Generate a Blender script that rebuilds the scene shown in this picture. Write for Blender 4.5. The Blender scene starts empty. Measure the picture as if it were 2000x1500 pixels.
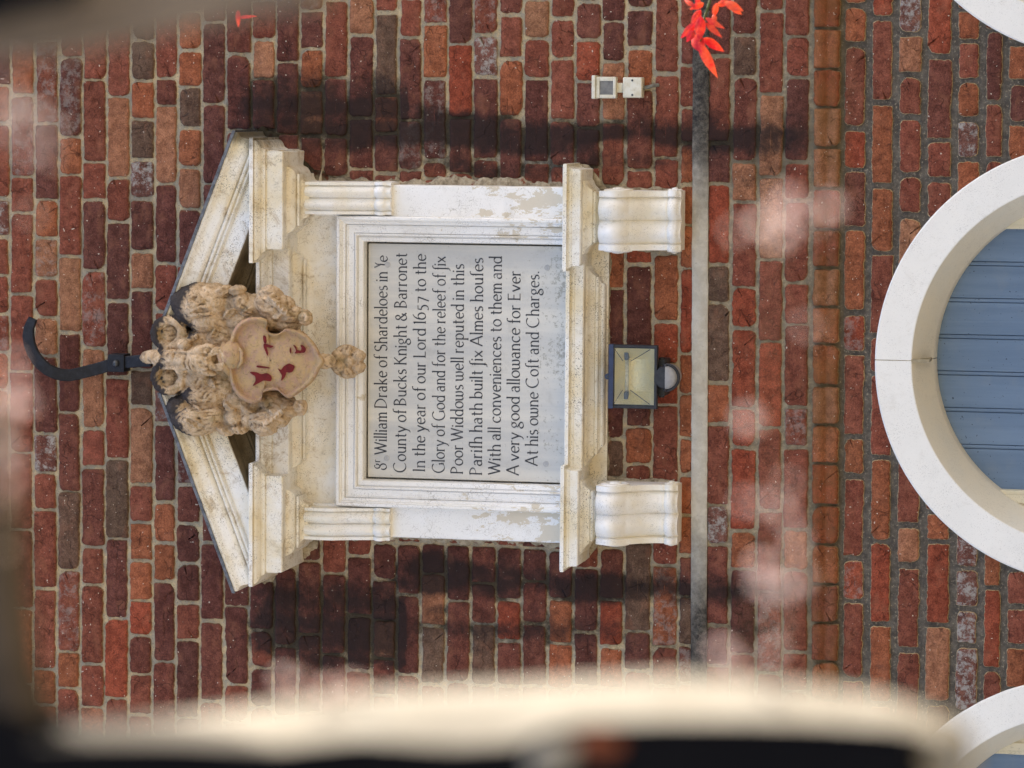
import bpy, bmesh, math, random
import numpy as np
from mathutils import Vector, Matrix, noise as mnoise
random.seed(7)
S = bpy.context.scene
col = S.collection
R = math.radians

# ------------------------------------------------------------------ camera
CX, CD, CZ = 0.85, 10.0, 1.6                 # photographer's eye, ten metres from the wall
ZA = CZ + CD * math.tan(R(12))
ROLL = 0.025
FPX = 120 / 36 * 2000                        # 120 mm lens, photograph 2000 px wide
C0 = np.array([CX, -CD, CZ])
fw = np.array([0, 0, ZA]) - C0; fw /= np.linalg.norm(fw)
r0 = np.array([0, 0, -1.0]); rt = r0 - fw * r0.dot(fw); rt /= np.linalg.norm(rt)
up = np.cross(rt, fw)
c_, s_ = math.cos(ROLL), math.sin(ROLL)
rt, up = c_ * rt + s_ * up, -s_ * rt + c_ * up
cam = bpy.data.cameras.new('camera'); co = bpy.data.objects.new('camera', cam); col.objects.link(co)
co.matrix_world = Matrix(((rt[0], up[0], -fw[0], C0[0]), (rt[1], up[1], -fw[1], C0[1]),
                          (rt[2], up[2], -fw[2], C0[2]), (0, 0, 0, 1)))
cam.sensor_fit = 'HORIZONTAL'; cam.sensor_width = 36; cam.lens = 120
cam.clip_start = 0.02; cam.clip_end = 2000
cam.dof.use_dof = True; cam.dof.focus_distance = 10.1; cam.dof.aperture_fstop = 27
S.camera = co
def U(px, py, d=0.0):
    """point of the photograph (2000 px wide) on the plane d metres in front of the wall"""
    v = fw + rt * (px - 1000) / FPX + up * (750 - py) / FPX
    t = (-d - C0[1]) / v[1]
    return C0 + v * t

# ------------------------------------------------------------------ light
SUN_EL, SUN_AZ = 50.0, 65.0                  # the sun stands behind the building, to the right
W = bpy.data.worlds.new('World'); S.world = W; W.use_nodes = True
wn = W.node_tree; wn.nodes.clear()
sky = wn.nodes.new('ShaderNodeTexSky'); sky.sky_type = 'NISHITA'; sky.sun_disc = False
sky.sun_elevation = R(SUN_EL); sky.sun_rotation = R(SUN_AZ); sky.air_density = 0.9; sky.dust_density = 5.0; sky.ozone_density = 0.3
bg = wn.nodes.new('ShaderNodeBackground'); bg.inputs['Strength'].default_value = 0.15
wo = wn.nodes.new('ShaderNodeOutputWorld')
wn.links.new(sky.outputs[0], bg.inputs[0]); wn.links.new(bg.outputs[0], wo.inputs[0])
sl = bpy.data.lights.new('sun', 'SUN'); so = bpy.data.objects.new('sun', sl); col.objects.link(so)
sl.energy = 4.0; sl.angle = R(0.5); sl.color = (1.0, 0.93, 0.82)
sdir = Vector((math.cos(R(SUN_EL)) * math.sin(R(SUN_AZ)), math.cos(R(SUN_EL)) * math.cos(R(SUN_AZ)), math.sin(R(SUN_EL))))
so.rotation_euler = sdir.to_track_quat('Z', 'Y').to_euler()
S.view_settings.view_transform = 'Standard'; S.view_settings.look = 'None'
S.view_settings.exposure = 1.62; S.view_settings.gamma = 1.0
S.cycles.max_bounces = 8; S.cycles.diffuse_bounces = 5

# ------------------------------------------------------------------ helpers
def wloc(o):
    v = Vector((0, 0, 0))
    while o is not None:
        v += o.location; o = o.parent
    return v
class MB:
    def __init__(s): s.v = []; s.f = []; s.m = []; s.a = {}
    def add(s, vs, fs, mi=0):
        b = len(s.v); s.v += [tuple(map(float, p)) for p in vs]
        s.f += [tuple(b + i for i in q) for q in fs]; s.m += [mi] * len(fs)
        return b
    def grid(s, rows, close=False, mi=0, cap=False):
        n = len(rows[0]); b = len(s.v)
        for r_ in rows: s.v += [tuple(map(float, p)) for p in r_]
        for i in range(len(rows) - 1):
            for j in range(n if close else n - 1):
                k = (j + 1) % n
                s.f.append((b + i * n + j, b + i * n + k, b + (i + 1) * n + k, b + (i + 1) * n + j)); s.m.append(mi)
        if cap:
            s.f.append(tuple(b + j for j in range(n))[::-1]); s.m.append(mi)
            s.f.append(tuple(b + (len(rows) - 1) * n + j for j in range(n))); s.m.append(mi)
    def box(s, x0, x1, y0, y1, z0, z1, mi=0, bev=0.0):
        bm = bmesh.new(); bmesh.ops.create_cube(bm, size=1)
        for v in bm.verts:
            v.co = Vector(((x0 + x1) / 2 + v.co.x * (x1 - x0), (y0 + y1) / 2 + v.co.y * (y1 - y0), (z0 + z1) / 2 + v.co.z * (z1 - z0)))
        if bev: bmesh.ops.bevel(bm, geom=bm.edges[:], offset=bev, segments=3, profile=.6, affect='EDGES')
        s.bm(bm, mi)
    def bm(s, bm, mi=0):
        bm.verts.ensure_lookup_table(); bm.verts.index_update()
        s.add([v.co for v in bm.verts], [[v.index for v in f.verts] for f in bm.faces], mi); bm.free()
    def tube(s, pts, rad, n=10, mi=0, flat=1.0):
        pts = [Vector(p) for p in pts]; rows = []
        rads = rad if isinstance(rad, (list, tuple)) else [rad] * len(pts)
        nrm = None
        for i, p in enumerate(pts):
            t = (pts[min(i + 1, len(pts) - 1)] - pts[max(i - 1, 0)]).normalized()
            if nrm is None:
                nrm = Vector((0, 1, 0)) if abs(t.y) < .9 else Vector((1, 0, 0))
            nrm = (nrm - t * nrm.dot(t)).normalized(); b = t.cross(nrm)
            rows.append([p + (nrm * math.cos(a) * flat + b * math.sin(a)) * rads[i] for a in [2 * math.pi * k / n for k in range(n)]])
        s.grid(rows, close=True, mi=mi, cap=True)
    def ell(s, c, r_, rot=0.0, nu=24, nv=16, fl=0, amp=0.0, mi=0):
        """ellipsoid in wall axes, r=(x,y,z), turned by rot in the wall plane, optional flutes"""
        rows = []; cr, sr = math.cos(rot), math.sin(rot)
        for i in range(nv + 1):
            th = math.pi * i / nv; row = []
            for j in range(nu):
                ph = 2 * math.pi * j / nu; k = 1 + amp * math.cos(fl * ph) * math.sin(th)
                x = r_[0] * math.sin(th) * math.cos(ph) * k; y = r_[1] * math.sin(th) * math.sin(ph) * k; z = r_[2] * math.cos(th)
                row.append((c[0] + x * cr - z * sr, c[1] + y, c[2] + x * sr + z * cr))
            rows.append(row)
        s.grid(rows, close=True, mi=mi)
    def build(s, name, mats, parent=None, smooth=False, auto=None):
        me = bpy.data.meshes.new(name); L = wloc(parent)
        me.from_pydata([(x - L.x, y - L.y, z - L.z) for x, y, z in s.v], [], s.f)
        if not isinstance(mats, (list, tuple)): mats = [mats]
        for m in mats: me.materials.append(m)
        me.polygons.foreach_set('material_index', s.m)
        for k, (typ, arr) in s.a.items():
            at = me.attributes.new(k, typ, 'POINT')
            at.data.foreach_set('color' if typ == 'FLOAT_COLOR' else 'value', np.asarray(arr, dtype=np.float32).ravel())
        bm = bmesh.new(); bm.from_mesh(me); bmesh.ops.recalc_face_normals(bm, faces=bm.faces[:])
        if auto is not None:
            for e in bm.edges:
                if len(e.link_faces) == 2: e.smooth = e.calc_face_angle(0) < R(auto)
            for f in bm.faces: f.smooth = True
        bm.to_mesh(me); bm.free()
        if smooth: me.polygons.foreach_set('use_smooth', [True] * len(me.polygons))
        me.update()
        o = bpy.data.objects.new(name, me); col.objects.link(o)
        if parent is not None: o.parent = parent
        return o
def thing(name, label, cat, loc, group=None):
    o = bpy.data.objects.new(name, None); col.objects.link(o); o.location = loc; o.empty_display_size = .1
    o['label'] = label; o['category'] = cat
    if group: o['group'] = group
    return o
def nz(x, y, z): return mnoise.noise(Vector((x, y, z)))

# ------------------------------------------------------------------ materials
def lin(r_, g, b):
    f = lambda c: (c / 255 / 12.92) if c / 255 <= .04045 else ((c / 255 + .055) / 1.055) ** 2.4
    return (f(r_), f(g), f(b), 1)
class N:
    def __init__(s, name, rough=.85, spec=.25):
        s.m = bpy.data.materials.new(name); s.m.use_nodes = True; s.t = s.m.node_tree; s.t.nodes.clear()
        s.out = s.t.nodes.new('ShaderNodeOutputMaterial'); s.p = s.t.nodes.new('ShaderNodeBsdfPrincipled')
        s.t.links.new(s.p.outputs[0], s.out.inputs[0])
        s.p.inputs['Roughness'].default_value = rough; s.p.inputs['Specular IOR Level'].default_value = spec
        s.geo = s.t.nodes.new('ShaderNodeNewGeometry'); s.pos = s.geo.outputs['Position']
    def put(s, sock, v):
        if hasattr(v, 'is_output'): s.t.links.new(v, sock)
        else: sock.default_value = v
    def noise(s, scale, det=4, rough=.6, dist=0, vec=None):
        n = s.t.nodes.new('ShaderNodeTexNoise'); n.inputs['Scale'].default_value = scale; n.inputs['Detail'].default_value = det
        n.inputs['Roughness'].default_value = rough; n.inputs['Distortion'].default_value = dist
        s.t.links.new(vec if vec is not None else s.pos, n.inputs['Vector']); return n.outputs[0]
    def scl(s, x, y, z, vec=None):
        n = s.t.nodes.new('ShaderNodeVectorMath'); n.operation = 'MULTIPLY'; n.inputs[1].default_value = (x, y, z)
        s.t.links.new(vec if vec is not None else s.pos, n.inputs[0]); return n.outputs[0]
    def vor(s, scale, feat='DISTANCE_TO_EDGE', vec=None):
        n = s.t.nodes.new('ShaderNodeTexVoronoi'); n.feature = feat; n.inputs['Scale'].default_value = scale
        s.t.links.new(vec if vec is not None else s.pos, n.inputs['Vector']); return n.outputs['Distance']
    def warp(s, amt, scale):
        n = s.t.nodes.new('ShaderNodeTexNoise'); n.inputs['Scale'].default_value = scale; s.t.links.new(s.pos, n.inputs['Vector'])
        a = s.t.nodes.new('ShaderNodeVectorMath'); a.operation = 'SUBTRACT'; a.inputs[1].default_value = (.5, .5, .5); s.t.links.new(n.outputs['Color'], a.inputs[0])
        b = s.t.nodes.new('ShaderNodeVectorMath'); b.operation = 'SCALE'; b.inputs['Scale'].default_value = amt; s.t.links.new(a.outputs[0], b.inputs[0])
        c = s.t.nodes.new('ShaderNodeVectorMath'); c.operation = 'ADD'; s.t.links.new(b.outputs[0], c.inputs[0]); s.t.links.new(s.pos, c.inputs[1]); return c.outputs[0]
    def rng(s, v, a, b, c=0.0, d=1.0, smooth=True):
        n = s.t.nodes.new('ShaderNodeMapRange'); n.interpolation_type = 'SMOOTHSTEP' if smooth else 'LINEAR'
        for i, q in zip(('From Min', 'From Max', 'To Min', 'To Max'), (a, b, c, d)): n.inputs[i].default_value = q
        s.put(n.inputs[0], v); return n.outputs[0]
    def mth(s, op, a, b=0.0, clamp=False):
        n = s.t.nodes.new('ShaderNodeMath'); n.operation = op; n.use_clamp = clamp; s.put(n.inputs[0], a); s.put(n.inputs[1], b); return n.outputs[0]
    def mix(s, f, a, b, mode='MIX'):
        n = s.t.nodes.new('ShaderNodeMix'); n.data_type = 'RGBA'; n.blend_type = mode
        s.put(n.inputs[0], f); s.put(n.inputs[6], a); s.put(n.inputs[7], b); return n.outputs[2]
    def att(s, name, c=False):
        n = s.t.nodes.new('ShaderNodeAttribute'); n.attribute_name = name; return n.outputs['Color' if c else 'Fac']
    def xyz(s, v=None):
        n = s.t.nodes.new('ShaderNodeSeparateXYZ'); s.t.links.new(v if v is not None else s.pos, n.inputs[0]); return n.outputs
    def bump(s, h, strength=.5, dist=.002):
        n = s.t.nodes.new('ShaderNodeBump'); n.inputs['Strength'].default_value = strength; n.inputs['Distance'].default_value = dist
        s.put(n.inputs['Height'], h); s.t.links.new(n.outputs[0], s.p.inputs['Normal'])
    def col(s, c): s.put(s.p.inputs['Base Color'], c)

def m_brick():
    n = N('brick', .92, .15)
    c = n.att('bcol', True); soot = n.att('soot'); edge = n.att('edge'); eff = n.att('eff'); ochre = n.att('ochre')
    big = n.noise(9, 5, .65); mid = n.noise(38, 6, .7); fine = n.noise(230, 5, .8)
    c = n.mix(1.0, c, n.mix(n.rng(mid, .3, .7), (.66, .62, .62, 1), (1.3, 1.34, 1.36, 1)), 'MULTIPLY')
    c = n.mix(1.0, c, n.mix(n.rng(fine, .3, .7), (.56, .55, .55, 1), (1.40, 1.42, 1.44, 1)), 'MULTIPLY')
    # burnt, darker patches and pits
    c = n.mix(n.mth('MULTIPLY', n.rng(n.noise(20, 6, .72, 1.2), .56, .72), .6), c, lin(66, 42, 40))
    c = n.mix(n.mth('MULTIPLY', n.rng(n.noise(300, 2, .5), .66, .72), .75), c, lin(45, 32, 30))
    c = n.mix(n.mth('MULTIPLY', n.rng(n.noise(13, 3, .6, 0, n.scl(1, 1, 1.6)), .52, .70), .25), c, lin(160, 108, 84))
    ck = n.mth('MULTIPLY', n.rng(n.vor(19, vec=n.warp(.06, 26)), .030, .006), n.rng(n.noise(11, 3), .52, .60))
    c = n.mix(n.mth('MULTIPLY', ck, .38), c, lin(48, 34, 30))
    # scuffs and lime specks
    c = n.mix(n.mth('MULTIPLY', n.rng(n.noise(75, 5, .75, .6), .62, .76), .45), c, lin(176, 140, 120))
    c = n.mix(n.rng(n.vor(48, 'F1', n.warp(.012, 60)), .115, .07), c, lin(205, 190, 172)) if False else c
    c = n.mix(n.mth('MULTIPLY', n.rng(n.noise(120, 1, .4), .745, .77), .85), c, lin(214, 200, 184))
    # efflorescence
    e = n.mth('MULTIPLY', eff, n.rng(n.noise(36, 7, .8, .2), .47, .60))
    c = n.mix(e, c, lin(158, 152, 146))
    # pale lime rim of the lower wall, mortar smears at every edge
    ed = n.mth('ADD', edge, n.mth('MULTIPLY', n.mth('SUBTRACT', n.noise(130, 3, .6), .5), .9))
    low = n.rng(n.xyz()[2], 2.82, 2.70)
    c = n.mix(n.mth('MULTIPLY', n.rng(ed, .78, .92), n.mth('ADD', n.mth('MULTIPLY', low, .65), .28)), c, lin(196, 170, 130))
    c = n.mix(n.mth('MULTIPLY', ochre, n.rng(big, .25, .7, .10, .6)), c, lin(124, 88, 50))
    # soot
    so_ = n.mth('ADD', soot, n.mth('MULTIPLY', n.mth('SUBTRACT', n.noise(26, 6, .7, .5), .5), .9))
    c = n.mix(n.mth('MULTIPLY', n.rng(so_, .25, .85), .9), c, lin(42, 35, 35))
    n.col(c)
    h = n.mth('ADD', n.mth('MULTIPLY', mid, 1.0), n.mth('MULTIPLY', fine, .35))
    h = n.mth('SUBTRACT', h, n.mth('MULTIPLY', ck, .5))
    n.bump(h, 1.0, .006); return n.m
def m_mortar():
    n = N('mortar', .95, .1)
    z = n.xyz()[2]; soot = n.att('soot'); ochre = n.att('ochre')
    hi = n.mix(n.rng(n.noise(24, 5, .7), .38, .64), lin(196, 187, 168), lin(240, 218, 176))
    hi = n.mix(n.rng(n.noise(7, 3, .6), .5, .68), hi, lin(184, 178, 164))
    hi = n.mix(n.mth('MULTIPLY', n.rng(n.noise(190, 5, .8), .52, .68), .7), hi, lin(96, 84, 68))
    lo = n.mix(n.rng(n.noise(30, 5, .7), .35, .7), lin(98, 92, 86), lin(138, 130, 118))
    mid = n.mix(n.rng(n.noise(30, 5, .7), .35, .7), lin(150, 141, 124), lin(210, 192, 160))
    c = n.mix(n.rng(n.mth('ADD', z, n.mth('MULTIPLY', n.noise(5, 3), .5)), 3.55, 3.25), hi, mid)
    c = n.mix(n.rng(z, 2.80, 2.72), c, lo)
    c = n.mix(n.mth('MULTIPLY', n.rng(n.noise(120, 6, .8), .56, .66), .7), c, lin(232, 216, 184))
    c = n.mix(n.mth('MULTIPLY', ochre, .7), c, lin(112, 92, 52))
    so_ = n.mth('ADD', soot, n.mth('MULTIPLY', n.mth('SUBTRACT', n.noise(30, 6, .7), .5), 1.1))
    c = n.mix(n.mth('MULTIPLY', n.rng(so_, .20, .70), .90), c, lin(48, 42, 37))
    n.col(c); n.bump(n.mth('ADD', n.noise(55, 6, .8), n.mth('MULTIPLY', n.noise(220, 4, .7), .7)), 1.0, .010); return n.m
def m_paint(name, base, warm=None, crack=.35, dirt_shade=.5, peel=0.0, bump=.3, peelc=(186, 176, 158)):
    n = N(name, .55, .35)
    c = n.mix(n.rng(n.noise(6, 4, .6), .35, .7), base, warm if warm else base)
    c = n.mix(n.mth('MULTIPLY', n.rng(n.noise(14, 6, .75, .5), .52, .75), dirt_shade * .55), c, lin(150, 132, 96))
    c = n.mix(n.mth('MULTIPLY', n.rng(n.noise(60, 7, .85, .4), .565, .68), dirt_shade * .8), c, lin(104, 92, 70))
    c = n.mix(n.mth('MULTIPLY', n.rng(n.mth('ADD', n.noise(300, 3, .6), n.mth('MULTIPLY', n.mth('SUBTRACT', n.noise(10, 3), .5), .35)), .60, .68), dirt_shade * .85), c, lin(70, 64, 52))
    cr = n.mth('MULTIPLY', n.rng(n.vor(46, vec=n.warp(.05, 34)), .040, .008), n.rng(n.noise(11, 4), .52, .62))
    c = n.mix(n.mth('MULTIPLY', cr, crack), c, lin(96, 82, 62))
    h = n.mth('ADD', n.mth('MULTIPLY', n.noise(70, 5, .7), .6), n.mth('MULTIPLY', cr, -.8 * crack))
    if peel:
        z = n.xyz()[2]
        zone = n.rng(z, 4.0, 3.58)
        pm = n.rng(n.mth('ADD', n.noise(17, 6, .7, .3, n.scl(1, 1, .55)), n.mth('MULTIPLY', zone, .13)), .665 - .05 * peel, .675 - .05 * peel)
        c = n.mix(n.mth('MULTIPLY', pm, .85), c, lin(*peelc)); h = n.mth('ADD', h, n.mth('MULTIPLY', pm, -1.2))
    if name == 'cream_paint':
        x = n.xyz(); gk = n.mth('MULTIPLY', n.rng(n.mth('ADD', x[0], n.mth('MULTIPLY', n.noise(22, 6, .75), .09)), .735, .785), n.rng(x[2], 4.25, 4.32))
        c = n.mix(n.mth('MULTIPLY', gk, .85), c, lin(62, 58, 44))
        fr_ = n.mth('MULTIPLY', n.rng(n.noise(13, 6, .8, .6), .52, .68), n.rng(x[2], 4.20, 4.30))
        c = n.mix(n.mth('MULTIPLY', fr_, .62), c, lin(150, 122, 74))
    n.col(c); n.bump(h, bump, .003); return n.m
def m_tablet():
    n = N('tablet_grey', .45, .4)
    v = n.scl(1, 1, .06)
    st = n.rng(n.noise(16, 4, .6, 0, v), .35, .7)
    c = n.mix(st, lin(190, 190, 188), lin(212, 209, 201))
    X, Y, Z = n.xyz()[:3] if False else (n.xyz()[0], n.xyz()[1], n.xyz()[2])
    low = n.mth('MULTIPLY', n.rng(Z, 3.70, 3.56), 1.0)
    lm = n.rng(n.mth('ADD', n.noise(110, 5, .75), n.mth('MULTIPLY', low, n.rng(n.noise(7, 2), .4, .65, .02, .15))), .63, .70)
    c = n.mix(n.mth('MULTIPLY', lm, .6), c, lin(128, 124, 108))
    c = n.mix(n.mth('MULTIPLY', n.rng(n.noise(12, 5, .7), .55, .75), .3), c, lin(150, 146, 136))
    n.col(c); n.bump(n.noise(60, 5, .7), .15, .002); return n.m
def m_stone():
    n = N('carved_stone', .95, .1)
    a = n.noise(24, 6, .7, .6); f = n.noise(95, 6, .75, 1.2)
    c = n.mix(n.rng(a, .32, .68), lin(188, 160, 126), lin(222, 198, 168))
    c = n.mix(n.mth('MULTIPLY', n.rng(f, .52, .70), .7), c, lin(112, 90, 58))
    c = n.mix(n.mth('MULTIPLY', n.rng(n.noise(16, 4, .6), .54, .68), .5), c, lin(120, 106, 62))
    c = n.mix(n.mth('MULTIPLY', n.rng(n.att('dirt_shade'), .40, .95), .72), c, lin(96, 74, 48))  # grooves painted browner, so their shade sits in the colour with the grime
    c = n.mix(n.mth('MULTIPLY', n.att('cap'), .93), c, lin(40, 43, 52))
    n.col(c)
    w = n.noise(46, 5, .7, 3.5, n.scl(1.6, 1, .55))
    n.bump(n.mth('ADD', n.mth('MULTIPLY', f, .7), n.mth('MULTIPLY', w, .8)), .8, .006); return n.m
def m_shield():
    n = N('shield_plaster', .9, .1)
    c = n.mix(n.rng(n.noise(24, 6, .8), .42, .60), lin(216, 184, 138), lin(206, 168, 144))
    c = n.mix(n.mth('MULTIPLY', n.rng(n.noise(34, 5, .7, .5), .60, .68), .6), c, lin(170, 156, 128))
    c = n.mix(n.mth('MULTIPLY', n.rng(n.noise(60, 6, .85, .8), .52, .66), .7), c, lin(150, 120, 84))
    n.col(c); n.bump(n.noise(50, 6, .8), 1.0, .016); return n.m
def m_plain(name, c1, c2=None, rough=.6, spec=.3, scale=40, bump=.2, dist=.002, metal=0.0, speck=None):
    n = N(name, rough, spec); n.p.inputs['Metallic'].default_value = metal
    f = n.noise(scale, 5, .7)
    c = n.mix(n.rng(f, .35, .7), c1, c2 or c1)
    if speck: c = n.mix(n.rng(n.noise(scale * 3, 4, .7), .66, .72), c, speck)
    n.col(c); n.bump(f, bump, dist); return n.m
def m_iron():
    n = N('black_iron', .6, .3)
    c = n.mix(n.rng(n.noise(50, 5, .7), .4, .7), lin(24, 26, 33), lin(38, 41, 50))
    c = n.mix(n.mth('MULTIPLY', n.rng(n.noise(110, 5, .75), .64, .70), .7), c, lin(128, 120, 112))
    n.col(c); n.bump(n.noise(90, 5), .4, .002); return n.m
def m_band():
    n = N('cement_band', .9, .15)
    soot = n.mth('ADD', n.att('soot'), n.mth('MULTIPLY', n.mth('SUBTRACT', n.noise(11, 6, .75), .5), .9))
    c = n.mix(n.rng(n.noise(30, 6, .7), .35, .7), lin(186, 180, 168), lin(206, 201, 190))
    c = n.mix(n.mth('MULTIPLY', n.rng(n.noise(130, 4, .7), .58, .72), .4), c, lin(140, 132, 118))
    d = n.mix(n.rng(n.noise(60, 7, .8), .36, .72), lin(46, 45, 45), lin(108, 102, 94))
    n.col(n.mix(n.rng(soot, .08, 1.0, smooth=False), c, d)); n.bump(n.noise(120, 5, .7), .8, .004); return n.m
def m_petal(name, c1, c2, tr=.5):
    n = N(name, .45, .4)
    c = n.mix(n.rng(n.noise(34, 5, .7), .38, .64), c1, c2); c = n.mix(n.mth('MULTIPLY', n.rng(n.noise(90, 5, .8, 1.0), .55, .7), .4), c, lin(250, 150, 130)); n.col(c)
    t = n.t.nodes.new('ShaderNodeBsdfTranslucent'); n.t.links.new(c, t.inputs[0])
    mx = n.t.nodes.new('ShaderNodeMixShader'); mx.inputs[0].default_value = tr
    n.t.links.new(n.p.outputs[0], mx.inputs[1]); n.t.links.new(t.outputs[0], mx.inputs[2]); n.t.links.new(mx.outputs[0], n.out.inputs[0]); return n.m
def m_glass(name, rough=.05, tint=(1, 1, 1, 1), bumpscale=0):
    n = N(name, rough, .5); n.t.nodes.remove(n.p)
    g = n.t.nodes.new('ShaderNodeBsdfGlossy'); g.inputs['Roughness'].default_value = rough
    tr = n.t.nodes.new('ShaderNodeBsdfTransparent'); tr.inputs[0].default_value = tint
    fr = n.t.nodes.new('ShaderNodeFresnel'); fr.inputs[0].default_value = 1.45
    mx = n.t.nodes.new('ShaderNodeMixShader'); n.t.links.new(fr.outputs[0], mx.inputs[0])
    n.t.links.new(tr.outputs[0], mx.inputs[1]); n.t.links.new(g.outputs[0], mx.inputs[2]); n.t.links.new(mx.outputs[0], n.out.inputs[0]); return n.m

BRICK = m_brick(); MORTAR = m_mortar()
CREAM = m_paint('cream_paint', lin(239, 238, 235), lin(228, 216, 188), .4, .85)
WHITE = m_paint('white_paint', lin(240, 240, 240), lin(236, 235, 232), .4, .38, peel=.55, peelc=(206, 196, 176))
SILLP = m_paint('sill_paint', lin(240, 240, 237), lin(228, 218, 192), .3, 1.0)
CONSP = m_paint('console_paint', lin(241, 240, 238), lin(236, 230, 214), .25, .35)
ARCHW = m_paint('arch_white', lin(243, 240, 233), lin(239, 236, 229), .05, .28, bump=.25)
ARCHC = m_paint('arch_chamfer_shade', lin(232, 224, 206), lin(226, 221, 208), .1, .2, bump=.3)  # arch white made creamier, the bevel's shade put into its colour
SOFFIT_SHADE = m_paint('soffit_shade_grime', lin(150, 132, 100), lin(92, 78, 56), .5, .9)  # soffit shade put into a brown, grimy paint
VOID_SHADE = m_plain('pediment_void_shade', lin(38, 34, 32), lin(70, 60, 50), .95, .1, 30, .8, .006)  # shadow of the pediment void put into a near-black surface
LEAD = m_plain('lead_sheet', lin(112, 116, 124), lin(70, 72, 76), .6, .3, 60, .6, .003, speck=lin(190, 190, 188))
TABLET = m_tablet(); STONE = m_stone(); SHIELD = m_shield(); IRON = m_iron(); BAND = m_band()
def m_ink():
    n = N('lettering_paint', .6, .3)
    n.col(n.mix(n.rng(n.noise(26, 5, .7), .54, .74), lin(58, 60, 66), lin(128, 130, 134))); return n.m
INK = m_ink()
RED = m_plain('red_heraldic_paint', lin(112, 34, 36), lin(92, 30, 32), .8, .2, 60, .4)
def m_door():
    n = N('blue_door_paint', .5, .35)
    g_ = n.noise(26, 5, .7, .3, n.scl(1, 1, .05)); c = n.mix(n.rng(g_, .3, .7), lin(100, 122, 148), lin(114, 136, 162))
    c = n.mix(n.mth('MULTIPLY', n.rng(n.noise(8, 5, .7), .5, .72), .35), c, lin(128, 140, 152))
    c = n.mix(n.rng(n.noise(120, 2, .5), .715, .73), c, lin(60, 74, 94)); n.col(c); n.bump(g_, .35, .003); return n.m
DOORB = m_door()
DOORW = m_paint('door_frame_cream', lin(224, 214, 186), lin(214, 204, 176), .3, .4)
FLB = m_plain('floodlight_black', lin(34, 36, 42), lin(50, 52, 58), .5, .4, 60, .2, speck=lin(110, 112, 116))
FLBLUE = m_plain('floodlight_blue_hood', lin(50, 62, 92), lin(42, 52, 78), .5, .4, 60, .2)
def m_refl():
    n = N('reflector', .38, .5); n.p.inputs['Metallic'].default_value = .25
    c = n.mix(n.rng(n.noise(12, 3), .35, .7), lin(250, 236, 176), lin(236, 228, 186)); n.col(c)
    n.bump(n.vor(190, 'F1'), .5, .004); return n.m
REFL = m_refl(); GLASS = m_glass('lamp_glass', .06)
BULB = m_plain('quartz_lamp', lin(226, 222, 196), lin(180, 176, 150), .2, .6, 80, 0)
GREYL = m_plain('sensor_lens_grey', lin(150, 150, 152), lin(136, 136, 140), .35, .5, 60, .1)
PLAST = m_plain('aged_white_plastic', lin(222, 220, 208), lin(204, 198, 176), .5, .4, 50, .15, speck=lin(150, 140, 112))
DGREY = m_plain('dark_grey_lens', lin(128, 126, 122), lin(104, 102, 100), .3, .5, 60, .1)
CABLE = m_plain('grey_cable', lin(128, 128, 124), lin(96, 94, 88), .6, .3, 60, .2)
SCREW = m_plain('screw_metal', lin(84, 86, 88), lin(60, 62, 64), .4, .5, 90, .1, metal=.6)
PETR = m_petal('red_petal', lin(214, 44, 58), lin(244, 118, 70), .5)
PETW = m_petal('pale_haze_speck', lin(244, 224, 220), lin(250, 236, 226), .35)  # colour of the specks added for the haze
STEMG = m_plain('green_stem', lin(62, 78, 38), lin(84, 66, 36), .6, .3, 80, .2)
GATED = m_plain('gate_shaded_face', lin(9, 9, 13), lin(14, 14, 17), .85, .1, 60, .3)  # near-black colour holds the shade on the gate's viewer side
GATEB = m_plain('gate_weathered_rail', lin(112, 100, 88), lin(136, 122, 106), .9, .1, 120, .4)
GATEC = m_plain('gate_pale_edge', lin(140, 134, 122), lin(152, 147, 136), .85, .1, 90, .3)
LEAFB = m_plain('dry_leaf', lin(120, 66, 42), lin(96, 52, 36), .8, .2, 200, .3)
GRND = m_plain('gravel', lin(134, 124, 104), lin(112, 104, 88), .95, .1, 12, .5, .01)
def m_plainwall():
    n = N('plain_brickwork', .9, .15)
    b = n.t.nodes.new('ShaderNodeTexBrick'); b.offset = .5
    b.inputs['Color1'].default_value = lin(140, 74, 56); b.inputs['Color2'].default_value = lin(104, 58, 48); b.inputs['Mortar'].default_value = lin(160, 146, 120)
    b.inputs['Scale'].default_value = 1; b.inputs['Brick Width'].default_value = .23; b.inputs['Row Height'].default_value = .0745; b.inputs['Mortar Size'].default_value = .007
    x = n.xyz(); k = n.t.nodes.new('ShaderNodeCombineXYZ'); n.t.links.new(x[0], k.inputs[0]); n.t.links.new(x[2], k.inputs[1]); n.t.links.new(k.outputs[0], b.inputs['Vector'])
    n.col(n.mix(1.0, b.outputs[0], n.mix(n.noise(40, 5), (.7, .7, .7, 1), (1.25, 1.25, 1.25, 1)), 'MULTIPLY')); n.bump(n.noise(60, 5), .6, .003); return n.m
PWALL = m_plainwall()

# ------------------------------------------------------------------ ground
g = MB(); g.grid([[(-400, -400, 0), (400, -400, 0)], [(-400, 400, 0), (400, 400, 0)]])
go = g.build('ground', GRND); go['kind'] = 'structure'

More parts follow.
